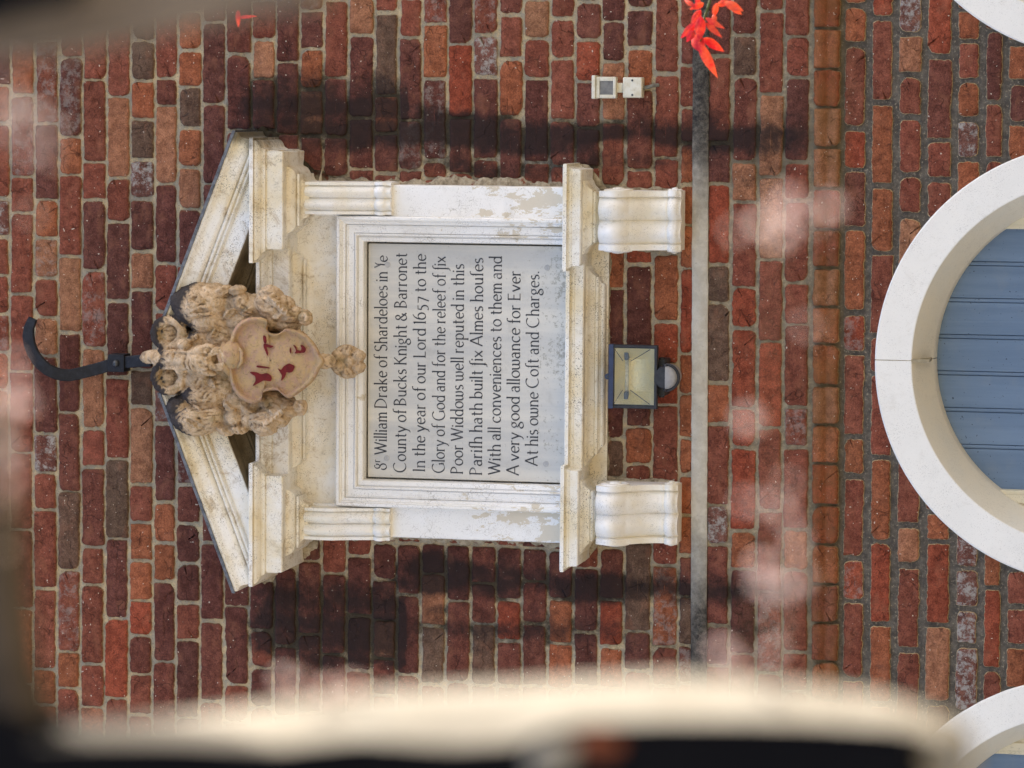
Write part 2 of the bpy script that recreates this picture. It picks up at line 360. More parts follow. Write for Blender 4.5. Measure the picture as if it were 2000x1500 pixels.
# ------------------------------------------------------------------ the building
ARC = [0.099, 1.625, -1.46]; ARZ = 1.992; R_OUT, R_IN, R_CH = .643, .535, .480
bld = thing('brick_building', 'old red brick building front with soot streaks, white arches and a cement band', 'building', (0, 0, 0))
def soot_at(x, z):
    s = 0.0; x0_ = x; x = x + .05 * nz(x * 3.1, z * 3.1, 1) + .035 * nz(x * 10, z * 10, 2)
    if 2.70 < z < 4.75:
        k = min(1, (z - 2.70) / .25)
        if z > 4.05:
            s = max(s, 1.05 * math.exp(-((x - .80) / .13) ** 2) * min(1, (4.66 - z) / .14 if z > 4.5 else 1))
            s = max(s, .95 * math.exp(-((x + .76) / .17) ** 2) * min(1, (4.62 - z) / .14 if z > 4.46 else 1))
        if z < 4.25:
            q = min(1, (4.25 - z) / .2) * k * (1 if z > 3.4 else .86)
            s = max(s, q * 1.0 * math.exp(-((x - .76) / .075) ** 2)); s = max(s, q * .6 * math.exp(-((x - .66) / .06) ** 2))
            s = max(s, q * .98 * math.exp(-((x + .595) / .07) ** 2)); s = max(s, q * .55 * math.exp(-((x + .74) / .10) ** 2))
    # wet dark line beneath the raking cornice, and round the crest
    return max(0.0, s * (.92 + .22 * nz(x0_ * 5, z * 5, 6) + .40 * nz(x0_ * 26, z * 2.4, 8)))
def ochre_at(z): return math.exp(-((z - 2.775) / .05) ** 2)
def arch_r(x, z):
    """distance outside of the nearest arched opening (negative inside)"""
    b = 9
    for c in ARC:
        b = min(b, math.hypot(x - c, max(0, z - ARZ)))
    return b
J = [21,69,116,162,209,256,303,348,395,442,492,539,585,632.5,681,731,779,825.5,875,924,974,1023,1074,1124,1174,1223,1277,1328,1381,1429,1481,1532,1583,1644,1697,1750,1806,1865,1919,1965,2015]
# every course seen in the photograph: cross joints down the picture, one colour letter per brick between them
ROWS = {
0:("166 241 388 463 538 613 688 761 916 991 1068","D O R P R R R O L R L R"),
1:("187 345 416 574 727 883 1034 1189 1335","O R R R R R R R O R"),
2:("80 241 391 464 543 620 694 848 923 995 1151 1306","R R D O L R L D P R R R O"),
3:("112 268 342 500 650 806 960 1113 1273 1345","R D O R L D M B R O R"),
4:("0 156 317 390 528 680 837 913 1068 1142 1297 1382","R R R R D R L R M R R R O"),
5:("30 189 348 432 588 738 897 1052 1208 1363","R R L R D D R B D V R"),
6:("80 157 234 312 388 492 566 722 794 947 1020 1096 1173 1241 1317 1395","B B O B P D L D B L R O O V M R R"),
7:("0 154 206 359 514 610 680 755 828 981 1061 1135 1293","R R M L D R R R P D O O D M"),
8:("22 99 171 250 328 408 520 680 800 947 1022 1100 1177 1252 1402","R O O B O L D R R D M D D R D D"),
9:("45 203 360 520 700 900 1060 1212 1370","M D D D R R D D M R"),
10:("107 255 410 560 710 860 1030 1184 1338","M D D R R R D D D R"),
11:("0 78 154 255 410 560 710 860 980 1132 1231 1305 1380","R R L M D R R R D D D R D R"),
12:("122 262 410 560 710 860 980 1105 1262 1400","D D D R R R R D D D R"),
13:("20 97 174 265 410 560 710 860 980 1095 1239 1393","D D O L D R R R R D D M R"),
14:("0 151 267 345 500 650 800 950 1120 1278 1400","R R D D D R R R R D D M"),
15:("69 232 330 480 640 800 960 1085 1203 1311","L D D M R R R R D D R"),
16:("26 187 260 339 500 660 820 980 1060 1133 1211 1286","R B O D M R R R R D D L M"),
17:("73 235 332 480 640 800 960 1062 1161 1318","R D D M R R R R D D R"),
18:("47 154 313 350 500 660 820 980 1062 1120 1222 1336","R O D R R R R R R D L B R"),
19:("87 231 338 480 640 800 960 1065 1173 1332","D V M R R R R R D M R"),
20:("67 152 312 348 500 660 820 980 1065 1140 1218 1338","R P D R R R R R R M M B R"),
21:("29 115 230 352 500 660 820 980 1068 1172 1252 1340","M R O D R R R R R D V M R"),
22:("0 76 153 317 420 580 740 900 1070 1136 1217 1340","L L R D R R R R D D M M R"),
23:("37 114 235 325 480 640 800 960 1075 1170 1257 1345","R R R M R R R R R D O O R"),
24:("79 159 250 325 480 640 800 960 1110 1235 1340","M V M D R R R R R D D R"),
25:("119 237 365 488 564 710 856 935 1070 1170 1263 1345","D L R R O D D B R M V O R"),
26:("94 175 332 372 517 690 834 907 1060 1232 1310","D O M R V D D O R B D R"),
27:("-10 145 310 372 495 630 710 790 945 1105 1263 1340","R R R R R O V V R R O R R"),
28:("60 130 210 280 360 440 524 690 770 855 927 1006 1085 1165 1260","R M R R O O O V O O O O O M B M"),
29:("-10 110 279 360 516 592 747 829 987 1063 1222 1300","R D R D V B B O R P M D R"),
30:("68 151 316 395 561 640 798 874 1037 1112 1277 1380","M B M L R V V V V O D R R"),
31:("23 184 346 508 668 834 998 1155 1314","R R L L R V R R R R"),
32:("72 151 316 392 553 635 795 874 1035 1112 1274 1350","R R D R R R R R R L R R R"),
34:("10 87 251 332 445 612 690 852 930 1091 1174 1325","O O R V M O V R O R V R R"),
35:("36 200 364 494 655 730 893 1058 1218","V R O O R R R O V O"),
36:("66 147 229 341 421 560 730 880 1026 1105 1269","P L R R R L R R R L R R"),
37:("111 274 350 430 1000 1058 1220","V M R R R O V L"),
38:("20 81 157 234 311 400 1040 1110 1188 1262 1390","R O R O P O O P P P P O"),
39:("60 200 310 390 1075 1148 1307","M D R R R O V R"),
40:("84 161 242 320 1110 1185 1263 1345","R O D O V R R O R"),
}
STRING_J = [-20,56,135,210,288,368,448,523,600,672,753,830,905,986,1063,1141,1216,1292,1368,1444]
PAL = {'D':(97,59,51),'M':(109,65,54),'R':(124,71,56),'V':(142,72,52),'O':(146,87,60),'L':(152,105,78),'B':(100,78,64),'P':(110,72,62)}
def brick_colour(k):
    c = lin(*PAL[k]); j = random.uniform(.86, 1.14); h = random.uniform(-.05, .05)
    return (c[0] * j, c[1] * j * (1 + h), c[2] * j * (1 + h), 1)
wb = MB(); A = {'bcol': [], 'soot': [], 'edge': [], 'eff': [], 'ochre': []}
def brick(mb, x0, x1, z0, z1, colr, eff=0.0, proud=.0075, ogee=False, at=A):
    cx, cz = (x0 + x1) / 2, (z0 + z1) / 2; hx, hz = (x1 - x0) / 2, (z1 - z0) / 2
    if hx < .012 or hz < .008: return
    if arch_r(cx, cz) < R_IN: return
    rc = min(random.uniform(.005, .014), hz * .6, hx * .6); sd = random.uniform(0, 90); tilt = random.uniform(-.012, .012)
    per = []
    nx, nzp = max(4, int(hx / .0045)), 7
    for (ax, az, a0) in ((1, -1, -90), (1, 1, 0), (-1, 1, 90), (-1, -1, 180)):
        rr = rc * random.uniform(.4, 1.5) * (2.2 if random.random() < .12 else 1); rr = min(rr, hz * .8, hx * .8)
        for k in range(4):
            a = R(a0 + 30 * k); per.append((ax * (hx - rr) + rr * math.cos(a), az * (hz - rr) + rr * math.sin(a)))
        nxt = {(1, -1): (1, 1), (1, 1): (-1, 1), (-1, 1): (-1, -1), (-1, -1): (1, -1)}[(ax, az)]
        e0 = per[-1]
        if nxt[0] == ax: e1 = (ax * hx, nxt[1] * (hz - rc)); cnt = nzp
        else: e1 = (nxt[0] * (hx - rc), az * hz); cnt = nx
        for k in range(1, cnt): per.append((e0[0] + (e1[0] - e0[0]) * k / cnt, e0[1] + (e1[1] - e0[1]) * k / cnt))
    P = []
    for (dx, dz) in per:
        w = nz((cx + dx) * 55, (cz + dz) * 55, sd) * .0030 + nz((cx + dx) * 14, (cz + dz) * 14, sd) * .0028
        l = math.hypot(dx / hx, dz / hz)
        w += nz((cx + dx) * 150, (cz + dz) * 150, sd + 2) * .0024
        P.append((dx + w * dx / hx / l, dz + w * dz / hz / l))
    hgt = proud + random.uniform(-.002, .0025); sk = random.uniform(.85, 1.25)
    rows = []; ee = []
    def ring(ins, y, e):
        row = []
        for dx, dz in P:
            fx, fz = max(0, 1 - ins / hx), max(0, 1 - ins / hz)
            x, z = cx + dx * fx, cz + dz * fz + tilt * dx
            yy = y
            if ogee and ins > .001:
                t = (dz * fz) / hz
                yy = y - .008 * math.exp(-((t - .55) / .45) ** 2) + .007 * math.exp(-((t + .05) / .25) ** 2) - .004 * math.exp(-((t + .6) / .3) ** 2)
            yy += nz(x * 30, z * 30, sd + 5) * .0016 * (1 if ins > .001 else 0)
            q = arch_r(x, z)
            if q < R_OUT - .03:
                c = min(ARC, key=lambda c: abs(x - c)); f = (R_OUT - .03) / max(q, .01); x = c + (x - c) * f
                if z > ARZ: z = ARZ + (z - ARZ) * f
            row.append((x, yy, z))
        rows.append(row); ee.append(e)
    ring(-.001, .008, 1.0); ring(0, -hgt * .35, 1.0); ring(.0018, -hgt * .8, .75); ring(.005, -hgt, .35)
    m = min(hx, hz)
    ring(m * .35, -hgt - .0006, .1); ring(m * .7, -hgt - .0009, 0); ring(m * .97, -hgt - .001, 0)
    n = len(P); b = len(mb.v)
    mb.grid(rows, close=True)
    mb.f.append(tuple(b + (len(rows) - 1) * n + j for j in range(n))); mb.m.append(0)
    for row, e in zip(rows, ee):
        for x, y, z in row:
            at['bcol'] += colr; at['soot'].append(soot_at(x, z) * sk); at['edge'].append(e); at['eff'].append(eff); at['ochre'].append(1.0 if ogee else .8 * ochre_at(z))
XL, XR, ZB, ZT = -2.25, 2.45, 1.7, 5.9
def course_z(j, py_x):
    """height of a course line (given at the right of the photo) at world X"""
    a = U(j, 200); b = U(j - 4, 1200); t = (py_x - a[0]) / (b[0] - a[0]); return a[2] + (b[2] - a[2]) * t
def run(xs, ks, ja, jb):
    xs = sorted(xs, reverse=True)
    for (a, b), k in zip(zip(xs[:-1], xs[1:]), ks):
        xc = (a + b) / 2; zt = course_z(ja, xc); zb = course_z(jb, xc); g1 = random.uniform(.0028, .0070)
        if a - b > .34:      # too long for a brick
            mid_ = (a + b) / 2; run([a, mid_], [k], ja, jb); run([mid_, b], [k], ja, jb); continue
        lowwall = zt < 2.75; gz = (.0105 if lowwall else .0044) + random.uniform(-.0015, .002)
        if lowwall: g1 += .003
        brick(wb, b + g1, a - g1, zb + gz, zt - gz, brick_colour(k), 1.0 if k == 'P' else (.4 if random.random() < .04 else 0))
def extend(x, stop, sgn):
    out = []
    while (x - stop) * sgn < 0:
        x += sgn * random.choice([.115, .115, .232, .24]); out.append(x)
    return out
def rk(): return random.choice('RRRMMDDOOVLB')
lines = [None] + J
zprev = None
for ci, (js, ks) in ROWS.items():
    jb = J[ci]; ja = J[ci - 1] if ci > 0 else jb - 48
    if ci == 28: jb = 1360
    if ci == 34: ja = 1644 - 2; 
    # course indices after the string course are shifted by one line
    if ci >= 34: ja, jb = J[ci - 1], J[ci]
    px = (ja + jb) / 2
    xs = [float(U(px - (int(v) - 200) * .004, int(v))[0]) for v in js.split()]
    kk = ks.split()
    right = extend(xs[0], XR, 1); left = extend(xs[-1], XL, -1)
    allx = sorted(right + xs + left, reverse=True)
    allk = [rk() for _ in right[1:]] + kk + [rk() for _ in left[1:]]
    run(allx, allk, ja, jb)
# courses above and below the photograph
for k in range(1, 9):
    run(sorted([XR] + extend(XR - random.uniform(0, .2), XL, -1), reverse=True), [rk() for _ in range(60)], 21 - 46.5 * (k + 1), 21 - 46.5 * k)
for k in range(0, 8):
    run(sorted([XR] + extend(XR - random.uniform(0, .2), XL, -1), reverse=True), [rk() for _ in range(60)], 2015 + 52 * k, 2015 + 52 * (k + 1))
nb = len(wb.v)
# mortar bed, one fine sheet with the arched openings left out
st = .0125; nx_ = int((XR - XL) / st); nz_ = int((ZT - ZB) / st); idx = {}
mv = []; mf = []
def mvert(i, j):
    if (i, j) not in idx:
        x, z = XL + i * st, ZB + j * st
        q = arch_r(x, z)
        if q < R_OUT - .03:
            c = min(ARC, key=lambda c: abs(x - c)); f = (R_OUT - .03) / max(q, .01); x = c + (x - c) * f
            if z > ARZ: z = ARZ + (z - ARZ) * f
        idx[(i, j)] = len(mv); mv.append((x, nz(x * 22, z * 22, 3) * .0032 + nz(x * 70, z * 70, 9) * .0022, z))
    return idx[(i, j)]
for i in range(nx_):
    for j in range(nz_):
        if arch_r(XL + (i + .5) * st, ZB + (j + .5) * st) < R_OUT - .035: continue
        mf.append((mvert(i, j), mvert(i + 1, j), mvert(i + 1, j + 1), mvert(i, j + 1)))
wb.add(mv, mf, 1)
for x, y, z in mv:
    A['bcol'] += (.3, .3, .3, 1); A['soot'].append(soot_at(x, z)); A['edge'].append(0); A['eff'].append(0); A['ochre'].append(ochre_at(z))
for k, v in A.items(): wb.a[k] = ('FLOAT_COLOR' if k == 'bcol' else 'FLOAT', v)
wb.build('wall', [BRICK, MORTAR], bld, smooth=True)
# string course of moulded ochre bricks
sb = MB(); A2 = {k: [] for k in A}
xs = [float(U(1612 - (v - 200) * .004, v)[0]) for v in STRING_J]
xs = extend(xs[0], XR, 1)[::-1] + xs + extend(xs[-1], XL, -1); xs = sorted(xs, reverse=True)
for a, b in zip(xs[:-1], xs[1:]):
    if a - b > .16: a2 = [(a, (a + b) / 2), ((a + b) / 2, b)]
    else: a2 = [(a, b)]
    for p, q in a2:
        xc = (p + q) / 2
        brick(sb, q + .004, p - .004, course_z(1641, xc), course_z(1590, xc), brick_colour(random.choice('ORVOLR')), 0, .016, True, A2)
for k, v in A2.items(): sb.a[k] = ('FLOAT_COLOR' if k == 'bcol' else 'FLOAT', v)
sb.build('string_course', BRICK, bld, smooth=True)
# cement drip band
cb = MB(); rows = []; so2 = []
z1, z0 = 3.179, 3.131
for i in range(240):
    x = XL + (XR - XL) * i / 239; dz = (x - .09) * .0085 + nz(x * 9, 1, 1) * .002
    y = -.013 + nz(x * 14, 4, 2) * .002
    a = nz(x * 60, 7, 7) * .0014; b = nz(x * 60, 3, 9) * .0014
    rows.append([(x, .006, z1 + dz + a), (x, y + .003, z1 + dz + a), (x, y, z1 - .005 + dz), (x, y - .001, z0 + .006 + dz), (x, y + .003, z0 + dz + b), (x, .006, z0 + dz + b)])
    s = max(min(1, max(0, (x - .42) / .34)), min(1, max(0, (-.34 - x) / .34)))
    so2 += [s] * 6
cb.grid(rows); cb.a['soot'] = ('FLOAT', so2)
cb.build('cement_band', BAND, bld, auto=50)
# the rest of the front, plain brickwork all round, and the body of the house
ob = MB()
ob.box(-6, XL, -.004, .3, 0, 7.2); ob.box(XR, 8, -.004, .3, 0, 7.2); ob.box(XL, XR, -.004, .3, ZT, 7.2)
ed = [XL] + sorted(sum([[c - R_OUT + .03, c + R_OUT - .03] for c in ARC], [])) + [XR]
for a, b in zip(ed[0::2], ed[1::2]):
    if b > a: ob.box(a, b, -.004, .3, 0, ZB)
ob.build('plain_brickwork', PWALL, bld)
hb = MB(); hb.box(-6, 8, .301, 6, 0, 7.2); hb.build('house_body', PWALL, bld)
rf = MB(); rf.add([(-6.3, -.1, 7.15), (8.3, -.1, 7.15), (8.3, 6.3, 7.15), (-6.3, 6.3, 7.15), (-6.3, 3.1, 9.6), (8.3, 3.1, 9.6)],
                  [(0, 1, 5, 4), (2, 3, 4, 5), (1, 2, 5), (3, 0, 4), (0, 3, 2, 1)])
rf.build('roof', m_plain('roof_tiles', lin(120, 70, 52), lin(92, 58, 46), .9, .1, 20, .6, .01), bld)
# arches
def sweep_arch(mb, c, prof, a0, a1, jamb, n=40):
    rows = []
    for i in range(n + 1):
        a = R(a0 + (a1 - a0) * i / n)
        rows.append([(c + r_ * math.cos(a), -d, ARZ + r_ * math.sin(a)) for r_, d in prof])
    if jamb == 'end': rows.append([(c + r_ * math.cos(R(a1)), -d, 0) for r_, d in prof])
    if jamb == 'start': rows.insert(0, [(c + r_ * math.cos(R(a0)), -d, 0) for r_, d in prof])
    mb.grid(rows)
for ai, c in enumerate(ARC):
    m1 = MB(); m2 = MB(); wob = [0, .001, -.001][ai]
    for a0, a1, jm in ((0, 89.88, 'start'), (90.12, 180, 'end')):
        sweep_arch(m1, c, [(R_OUT, -.004), (R_OUT, .012), (R_OUT - .004, .016), (R_IN + .003, .016), (R_IN, .0145)], a0, a1, jm)
        sweep_arch(m2, c, [(R_IN, .0145), (R_CH, -.085), (R_CH - .001, -.088), (R_CH - .006, -.12), (R_CH - .007, -.30)], a0, a1, jm)
    ar = m1.build('arch_surround', ARCHW, bld, auto=25)
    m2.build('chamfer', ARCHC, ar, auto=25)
    k = MB(); k.box(c - .004, c + .004, -.0152, .1, ARZ + R_CH + .004, ARZ + R_OUT - .002); k.build('joint', m_plain('joint_mortar', lin(150, 138, 112), lin(190, 178, 150)) if ai == 0 else bpy.data.materials['joint_mortar'], ar)
    # door: boarded leaf in a cream frame
    d = MB(); zt = ARZ + R_CH + .05; gx = []
    x = -.385; pr = [(-.385, .130)]
    bx = [-.37 + .1085 * i for i in range(1, 7)]
    for b_ in bx:
        pr += [(b_ - .0075, .130), (b_ - .006, .136), (b_ - .0045, .131), (b_, .1295), (b_ + .0045, .131), (b_ + .006, .136), (b_ + .0075, .130)]
    pr += [(.385, .130)]
    d.grid([[(c + p, y, 0.01) for p, y in pr], [(c + p, y, zt) for p, y in pr]])
    dr = d.build('door', DOORB, bld)
    f = MB()
    for sg in (-1, 1):
        f.box(c + sg * .443 - .058, c + sg * .443 + .058, .100, .155, 0, zt, bev=.004)
        f.box(c + sg * .41 - .012, c + sg * .41 + .012, .093, .0995, 0, zt, bev=.002)
    f.build('door_frame', DOORW, dr)
    k = MB(); bm = bmesh.new(); bmesh.ops.create_uvsphere(bm, u_segments=16, v_segments=10, radius=.03); bmesh.ops.translate(bm, verts=bm.verts, vec=(c + .31, .10, 1.05)); k.bm(bm)
    k.build('door_knob', IRON, dr, smooth=True)

# ------------------------------------------------------------------ the memorial
AX = .066
mon = thing('wall_memorial', 'white painted classical memorial with broken pediment framing a grey inscribed tablet', 'memorial', (AX, 0, 3.2))
def mould(name, prof, xa, xb, dref, mat, parent=mon, auto=28, jit=.0006):
    """profile (d, z) from top to bottom, mitred and returned to the wall at both ends"""
    n = max(2, int((xb - xa) / .02)); rows = []
    rows.append([(xa - (d - dref), 0.0, z) for d, z in prof])
    for i in range(n + 1):
        t = i / n
        rows.append([((xa - (d - dref)) * (1 - t) + (xb + (d - dref)) * t, -d + nz(t * n * .7, d * 90, z * 60) * jit, z + nz(t * n * .6, z * 80, d * 50) * jit) for d, z in prof])
    rows.append([(xb + (d - dref), 0.0, z) for d, z in prof])
    mb = MB(); mb.grid(rows); return mb.build(name, mat, parent, auto=auto)
def arc_pts(d0, z0, d1, z1, bulge, n=6):
    """curve between two profile points, bulging"""
    out = []
    for i in range(n + 1):
        t = i / n; d = d0 + (d1 - d0) * t; z = z0 + (z1 - z0) * t; L = math.hypot(d1 - d0, z1 - z0); k = bulge * math.sin(math.pi * t)
        out.append((d - (z1 - z0) / L * k, z + (d1 - d0) / L * k))
    return out
def cornice_prof(s):
    p = [(0.0, 4.476), (.284, 4.464), (.286, 4.462), (.286, 4.452), (.276, 4.4515), (.276, 4.4495)] + arc_pts(.279, 4.449, .266, 4.437, .002, 4) + arc_pts(.265, 4.436, .252, 4.424, -.003, 4) + \
        [(.244, 4.4225), (.244, 4.4185), (.246, 4.418), (.246, 4.374), (.243, 4.371), (.203, 4.373)] + arc_pts(.200, 4.371, .180, 4.350, .004, 5) + [(.171, 4.350), (.171, 4.347), (.178, 4.346), (.178, 4.340), (.166, 4.3395)] + arc_pts(.168, 4.339, .153, 4.322, -.004, 5) + [(.150, 4.316), (0.0, 4.316)]
    return [(max(0, d - s), z) for d, z in p]
bk = MB(); bk.box(AX - .44, AX + .44, -.08, .002, 4.19, 4.40); bk.box(AX - .44, AX + .44, -.018, .002, 3.43, 4.1898); bk.build('frieze', CREAM, mon)
mould('cornice', cornice_prof(.072), AX - .37, AX + .37, .246 - .072, CREAM)
for sg in (-1, 1):
    a, b = (AX + .338, AX + .628) if sg > 0 else (AX - .628, AX - .338)
    mould('cornice_block', cornice_prof(0), a, b, .246, CREAM)
# raking cornices of the broken pediment
SL = .39
def rake(sg):
    P_ = [(.0, -.002), (.284, .001), (.284, .010)] + arc_pts(.281, .013, .266, .036, .004, 5) + arc_pts(.265, .038, .252, .058, -.004, 5) + \
         [(.243, .0585), (.243, .0615), (.252, .063), (.253, .067), (.250, .071), (.240, .0725), (.240, .0755), (.246, .077), (.246, .081), (.240, .084), (.229, .0855), (.229, .089), (.232, .090), (.232, .142), (.228, .144), (.165, .144)] + \
         arc_pts(.162, .146, .135, .172, .006, 5) + [(.130, .174), (.130, .182)] + arc_pts(.126, .184, .10, .206, -.005, 5) + [(.095, .215), (0, .215)]
    zl = lambda h: 4.51 + SL * (.685 - h)
    rows = []; n = 30
    end = lambda d: .685 - (.285 - d)
    rows.append([(AX + sg * end(d), 0, zl(end(d)) - v) for d, v in P_])
    for i in range(n + 1):
        t = i / n
        rows.append([(AX + sg * (end(d) * (1 - t) + .10 * t), -d + nz(t * 20, d * 80, sg) * .0008, zl(end(d) * (1 - t) + .10 * t) - v + nz(t * 22, v * 80, sg + 4) * .0008) for d, v in P_])
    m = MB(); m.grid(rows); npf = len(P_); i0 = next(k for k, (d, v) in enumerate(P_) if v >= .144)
    m.m = [1 if (k % (npf - 1)) >= i0 else 0 for k in range(len(m.f))]; r_ = m.build('raking_cornice', [CREAM, SOFFIT_SHADE], mon, auto=28)
    m = MB(); rr = []
    for i in range(41):
        t = i / 40; h = .689 * (1 - t) + .095 * t; j = nz(t * 30, sg, 3) * .0018
        rr.append([(AX + sg * h, .0, zl(h) + .008), (AX + sg * h, -.287, zl(h) + .007), (AX + sg * h, -.290 - j, zl(h) + .005), (AX + sg * h, -.290 - j, zl(h) - .004 + j), (AX + sg * h, -.2855, zl(h) - .004 + j)])
    m.grid(rr); m.build('lead_flashing', LEAD, r_)
rake(1); rake(-1)
ty = MB(); ty.add([(AX - .60, -.055, 4.44), (AX + .60, -.055, 4.44), (AX + .1, -.055, 4.66), (AX - .1, -.055, 4.66)], [(0, 1, 2, 3)])  # dark sheet painted for the shadowed void in the pediment
ty.build('tympanum', VOID_SHADE, mon)
# pilasters
for sg in (-1, 1):
    m = MB(); x0, x1 = sorted((AX + sg * .434, AX + sg * .529)); rows = []
    n = 60
    for i in range(n + 1):
        z = 3.50 + (4.33 - 3.50) * i / n; e = nz(z * 16, sg, 2) * .0012
        rows.append([(x0 + e, 0, z), (x0 + e, -.098, z), (x0 + .003, -.101, z), (x1 - .003 + e, -.101, z), (x1 + e, -.098, z), (x1 + e, 0, z)])
    m.grid(rows); m.build('pilaster', WHITE, mon, auto=40)
# consoles: reeded scroll brackets
def console(name, x0, x1, ztop, zbot, base, ring_at, parent, mat, amp=.010):
    m = MB(); nu, nv = 44, 64; rows = []
    for j in range(nv + 1):
        t = j / nv; z = ztop + (zbot - ztop) * t; b = base(t); ro = []
        rg = math.exp(-((t - ring_at) / .055) ** 4)
        groove = math.exp(-((t - ring_at + .085) / .012) ** 2)
        for i in range(nu + 1):
            s = i / nu
            if s < .10 or s > .90: f = .35
            else:
                q = ((s - .10) / .80 * 2) % 1.0; f = -.55 + 1.45 * math.sin(math.pi * q) ** .8
            grow = .0022 * rg
            x = x0 - grow + (x1 - x0 + 2 * grow) * s
            ro.append((x, -(b + amp * f + .008 * rg - .006 * groove), z))
        ro = [(ro[0][0], 0, z)] + ro + [(ro[-1][0], 0, z)]
        rows.append(ro)
    m.grid(rows)
    n = len(rows[0]); last = len(m.v) - n
    m.f.append(tuple(last + k for k in range(n))); m.m.append(0)
    m.f.append(tuple(range(n))[::-1]); m.m.append(0)
    return m.build(name, mat, parent, auto=60)
for sg in (-1, 1):
    x0, x1 = sorted((AX + sg * .441, AX + sg * .537))
    console('console', x0, x1, 4.328, 4.072, lambda t: .150 + .010 * math.sin(min(1, t / .5) * math.pi) - .030 * max(0, min(1, (t - .35) / .45)) - .004 * t, .88, mon, CONSP, .016)
    x0, x1 = sorted((AX + sg * .347, AX + sg * .521))
    def lowb(t):
        b = .150 + .022 * math.sin(min(1, t / .38) * math.pi)
        b -= .075 * (1 / (1 + math.exp(-(t - .50) * 12))) - .0002
        return b + (.006 * math.sin(max(0, (t - .78) / .22) * math.pi) if t > .78 else 0)
    br = console('bracket', x0, x1, 3.436, 3.204, lowb, .91, mon, CONSP, .022)
    for xs_, sd in ((x0, -1), (x1, 1)):
        for (zz, yy, rr) in ((3.385, -.118, .042), (3.226, -.060, .022)):
            v = MB(); rws = []
            for q, (rad, off) in enumerate(((rr, -.004), (rr, .004), (rr * .8, .006), (rr * .7, .003), (rr * .45, .003), (rr * .38, .009), (.001, .011))):
                rws.append([(xs_ + sd * off, yy + rad * math.cos(a), zz + rad * math.sin(a)) for a in [2 * math.pi * k / 24 for k in range(24)]])
            v.grid(rws, close=True); v.build('volute', CONSP, br, auto=40)
# moulded frame round the tablet
def frame():
    prof = [(0, .078), (0, .128), (.003, .132), (.010, .132), (.0115, .124)] + arc_pts(.014, .124, .024, .117, -.003, 4) + [(.0245, .107), (.027, .107), (.0275, .112), (.030, .112), (.0305, .108), (.050, .108), (.0505, .103), (.0525, .103), (.053, .113), (.056, .115), (.059, .112), (.0605, .100), (.063, .100), (.0635, .104), (.074, .102), (.077, .099), (.078, .060)]
    def path(t):     # outline inset by t
        h = .436 - t; zt = 4.238 - t
        return h, zt
    rows = []
    N1 = 40
    pts = []
    for i in range(N1 + 1): pts.append(('l', i / N1))
    for i in range(N1 + 1): pts.append(('t', i / N1))
    for i in range(N1 + 1): pts.append(('r', i / N1))
    for k, u in pts:
        ro = []
        for t, d in prof:
            h, zt = path(t)
            if k == 'l': x, z = AX - h, 3.50 + (zt - 3.50) * u
            elif k == 't': x, z = AX - h + 2 * h * u, zt
            else: x, z = AX + h, zt + (3.50 - zt) * u
            ro.append((x, -d + nz(x * 12, z * 12, t * 60) * .001, z + (nz(x * 14, 2, t * 50) * .001 if k == 't' else 0)))
        rows.append(ro)
    m = MB(); m.grid(rows); m.build('tablet_frame', WHITE, mon, auto=28)
frame()
tb = MB(); tb.box(AX - .3525, AX + .3525, -.068, -.02, 3.50, 4.1545, bev=.002)
tab = tb.build('tablet', TABLET, mon)
# sill
def sill_prof(s):
    p = [(0, 3.548), (.206, 3.535), (.212, 3.532), (.212, 3.522), (.203, 3.5215), (.203, 3.5195)] + arc_pts(.206, 3.518, .199, 3.510, -.002, 4) + [(.197, 3.508), (.196, 3.485), (.193, 3.482), (.165, 3.482), (.162, 3.480)] + \
        arc_pts(.160, 3.478, .134, 3.460, -.003, 5) + [(.128, 3.459), (.128, 3.456), (.131, 3.4555), (.129, 3.451), (.122, 3.4505)] + arc_pts(.126, 3.455, .118, 3.449, .003, 4) + [(.116, 3.446), (.112, 3.446)] + arc_pts(.111, 3.445, .104, 3.436, .002, 3) + [(.100, 3.4345), (0, 3.4345)]
    return [(max(0.0, d - s), z) for d, z in p]
mould('sill', sill_prof(.058), AX - .33, AX + .33, .196 - .058, SILLP)
for sg in (-1, 1):
    a, b = (AX + .302, AX + .584) if sg > 0 else (AX - .584, AX - .302)
    mould('sill_block', sill_prof(0), a, b, .196, SILLP)

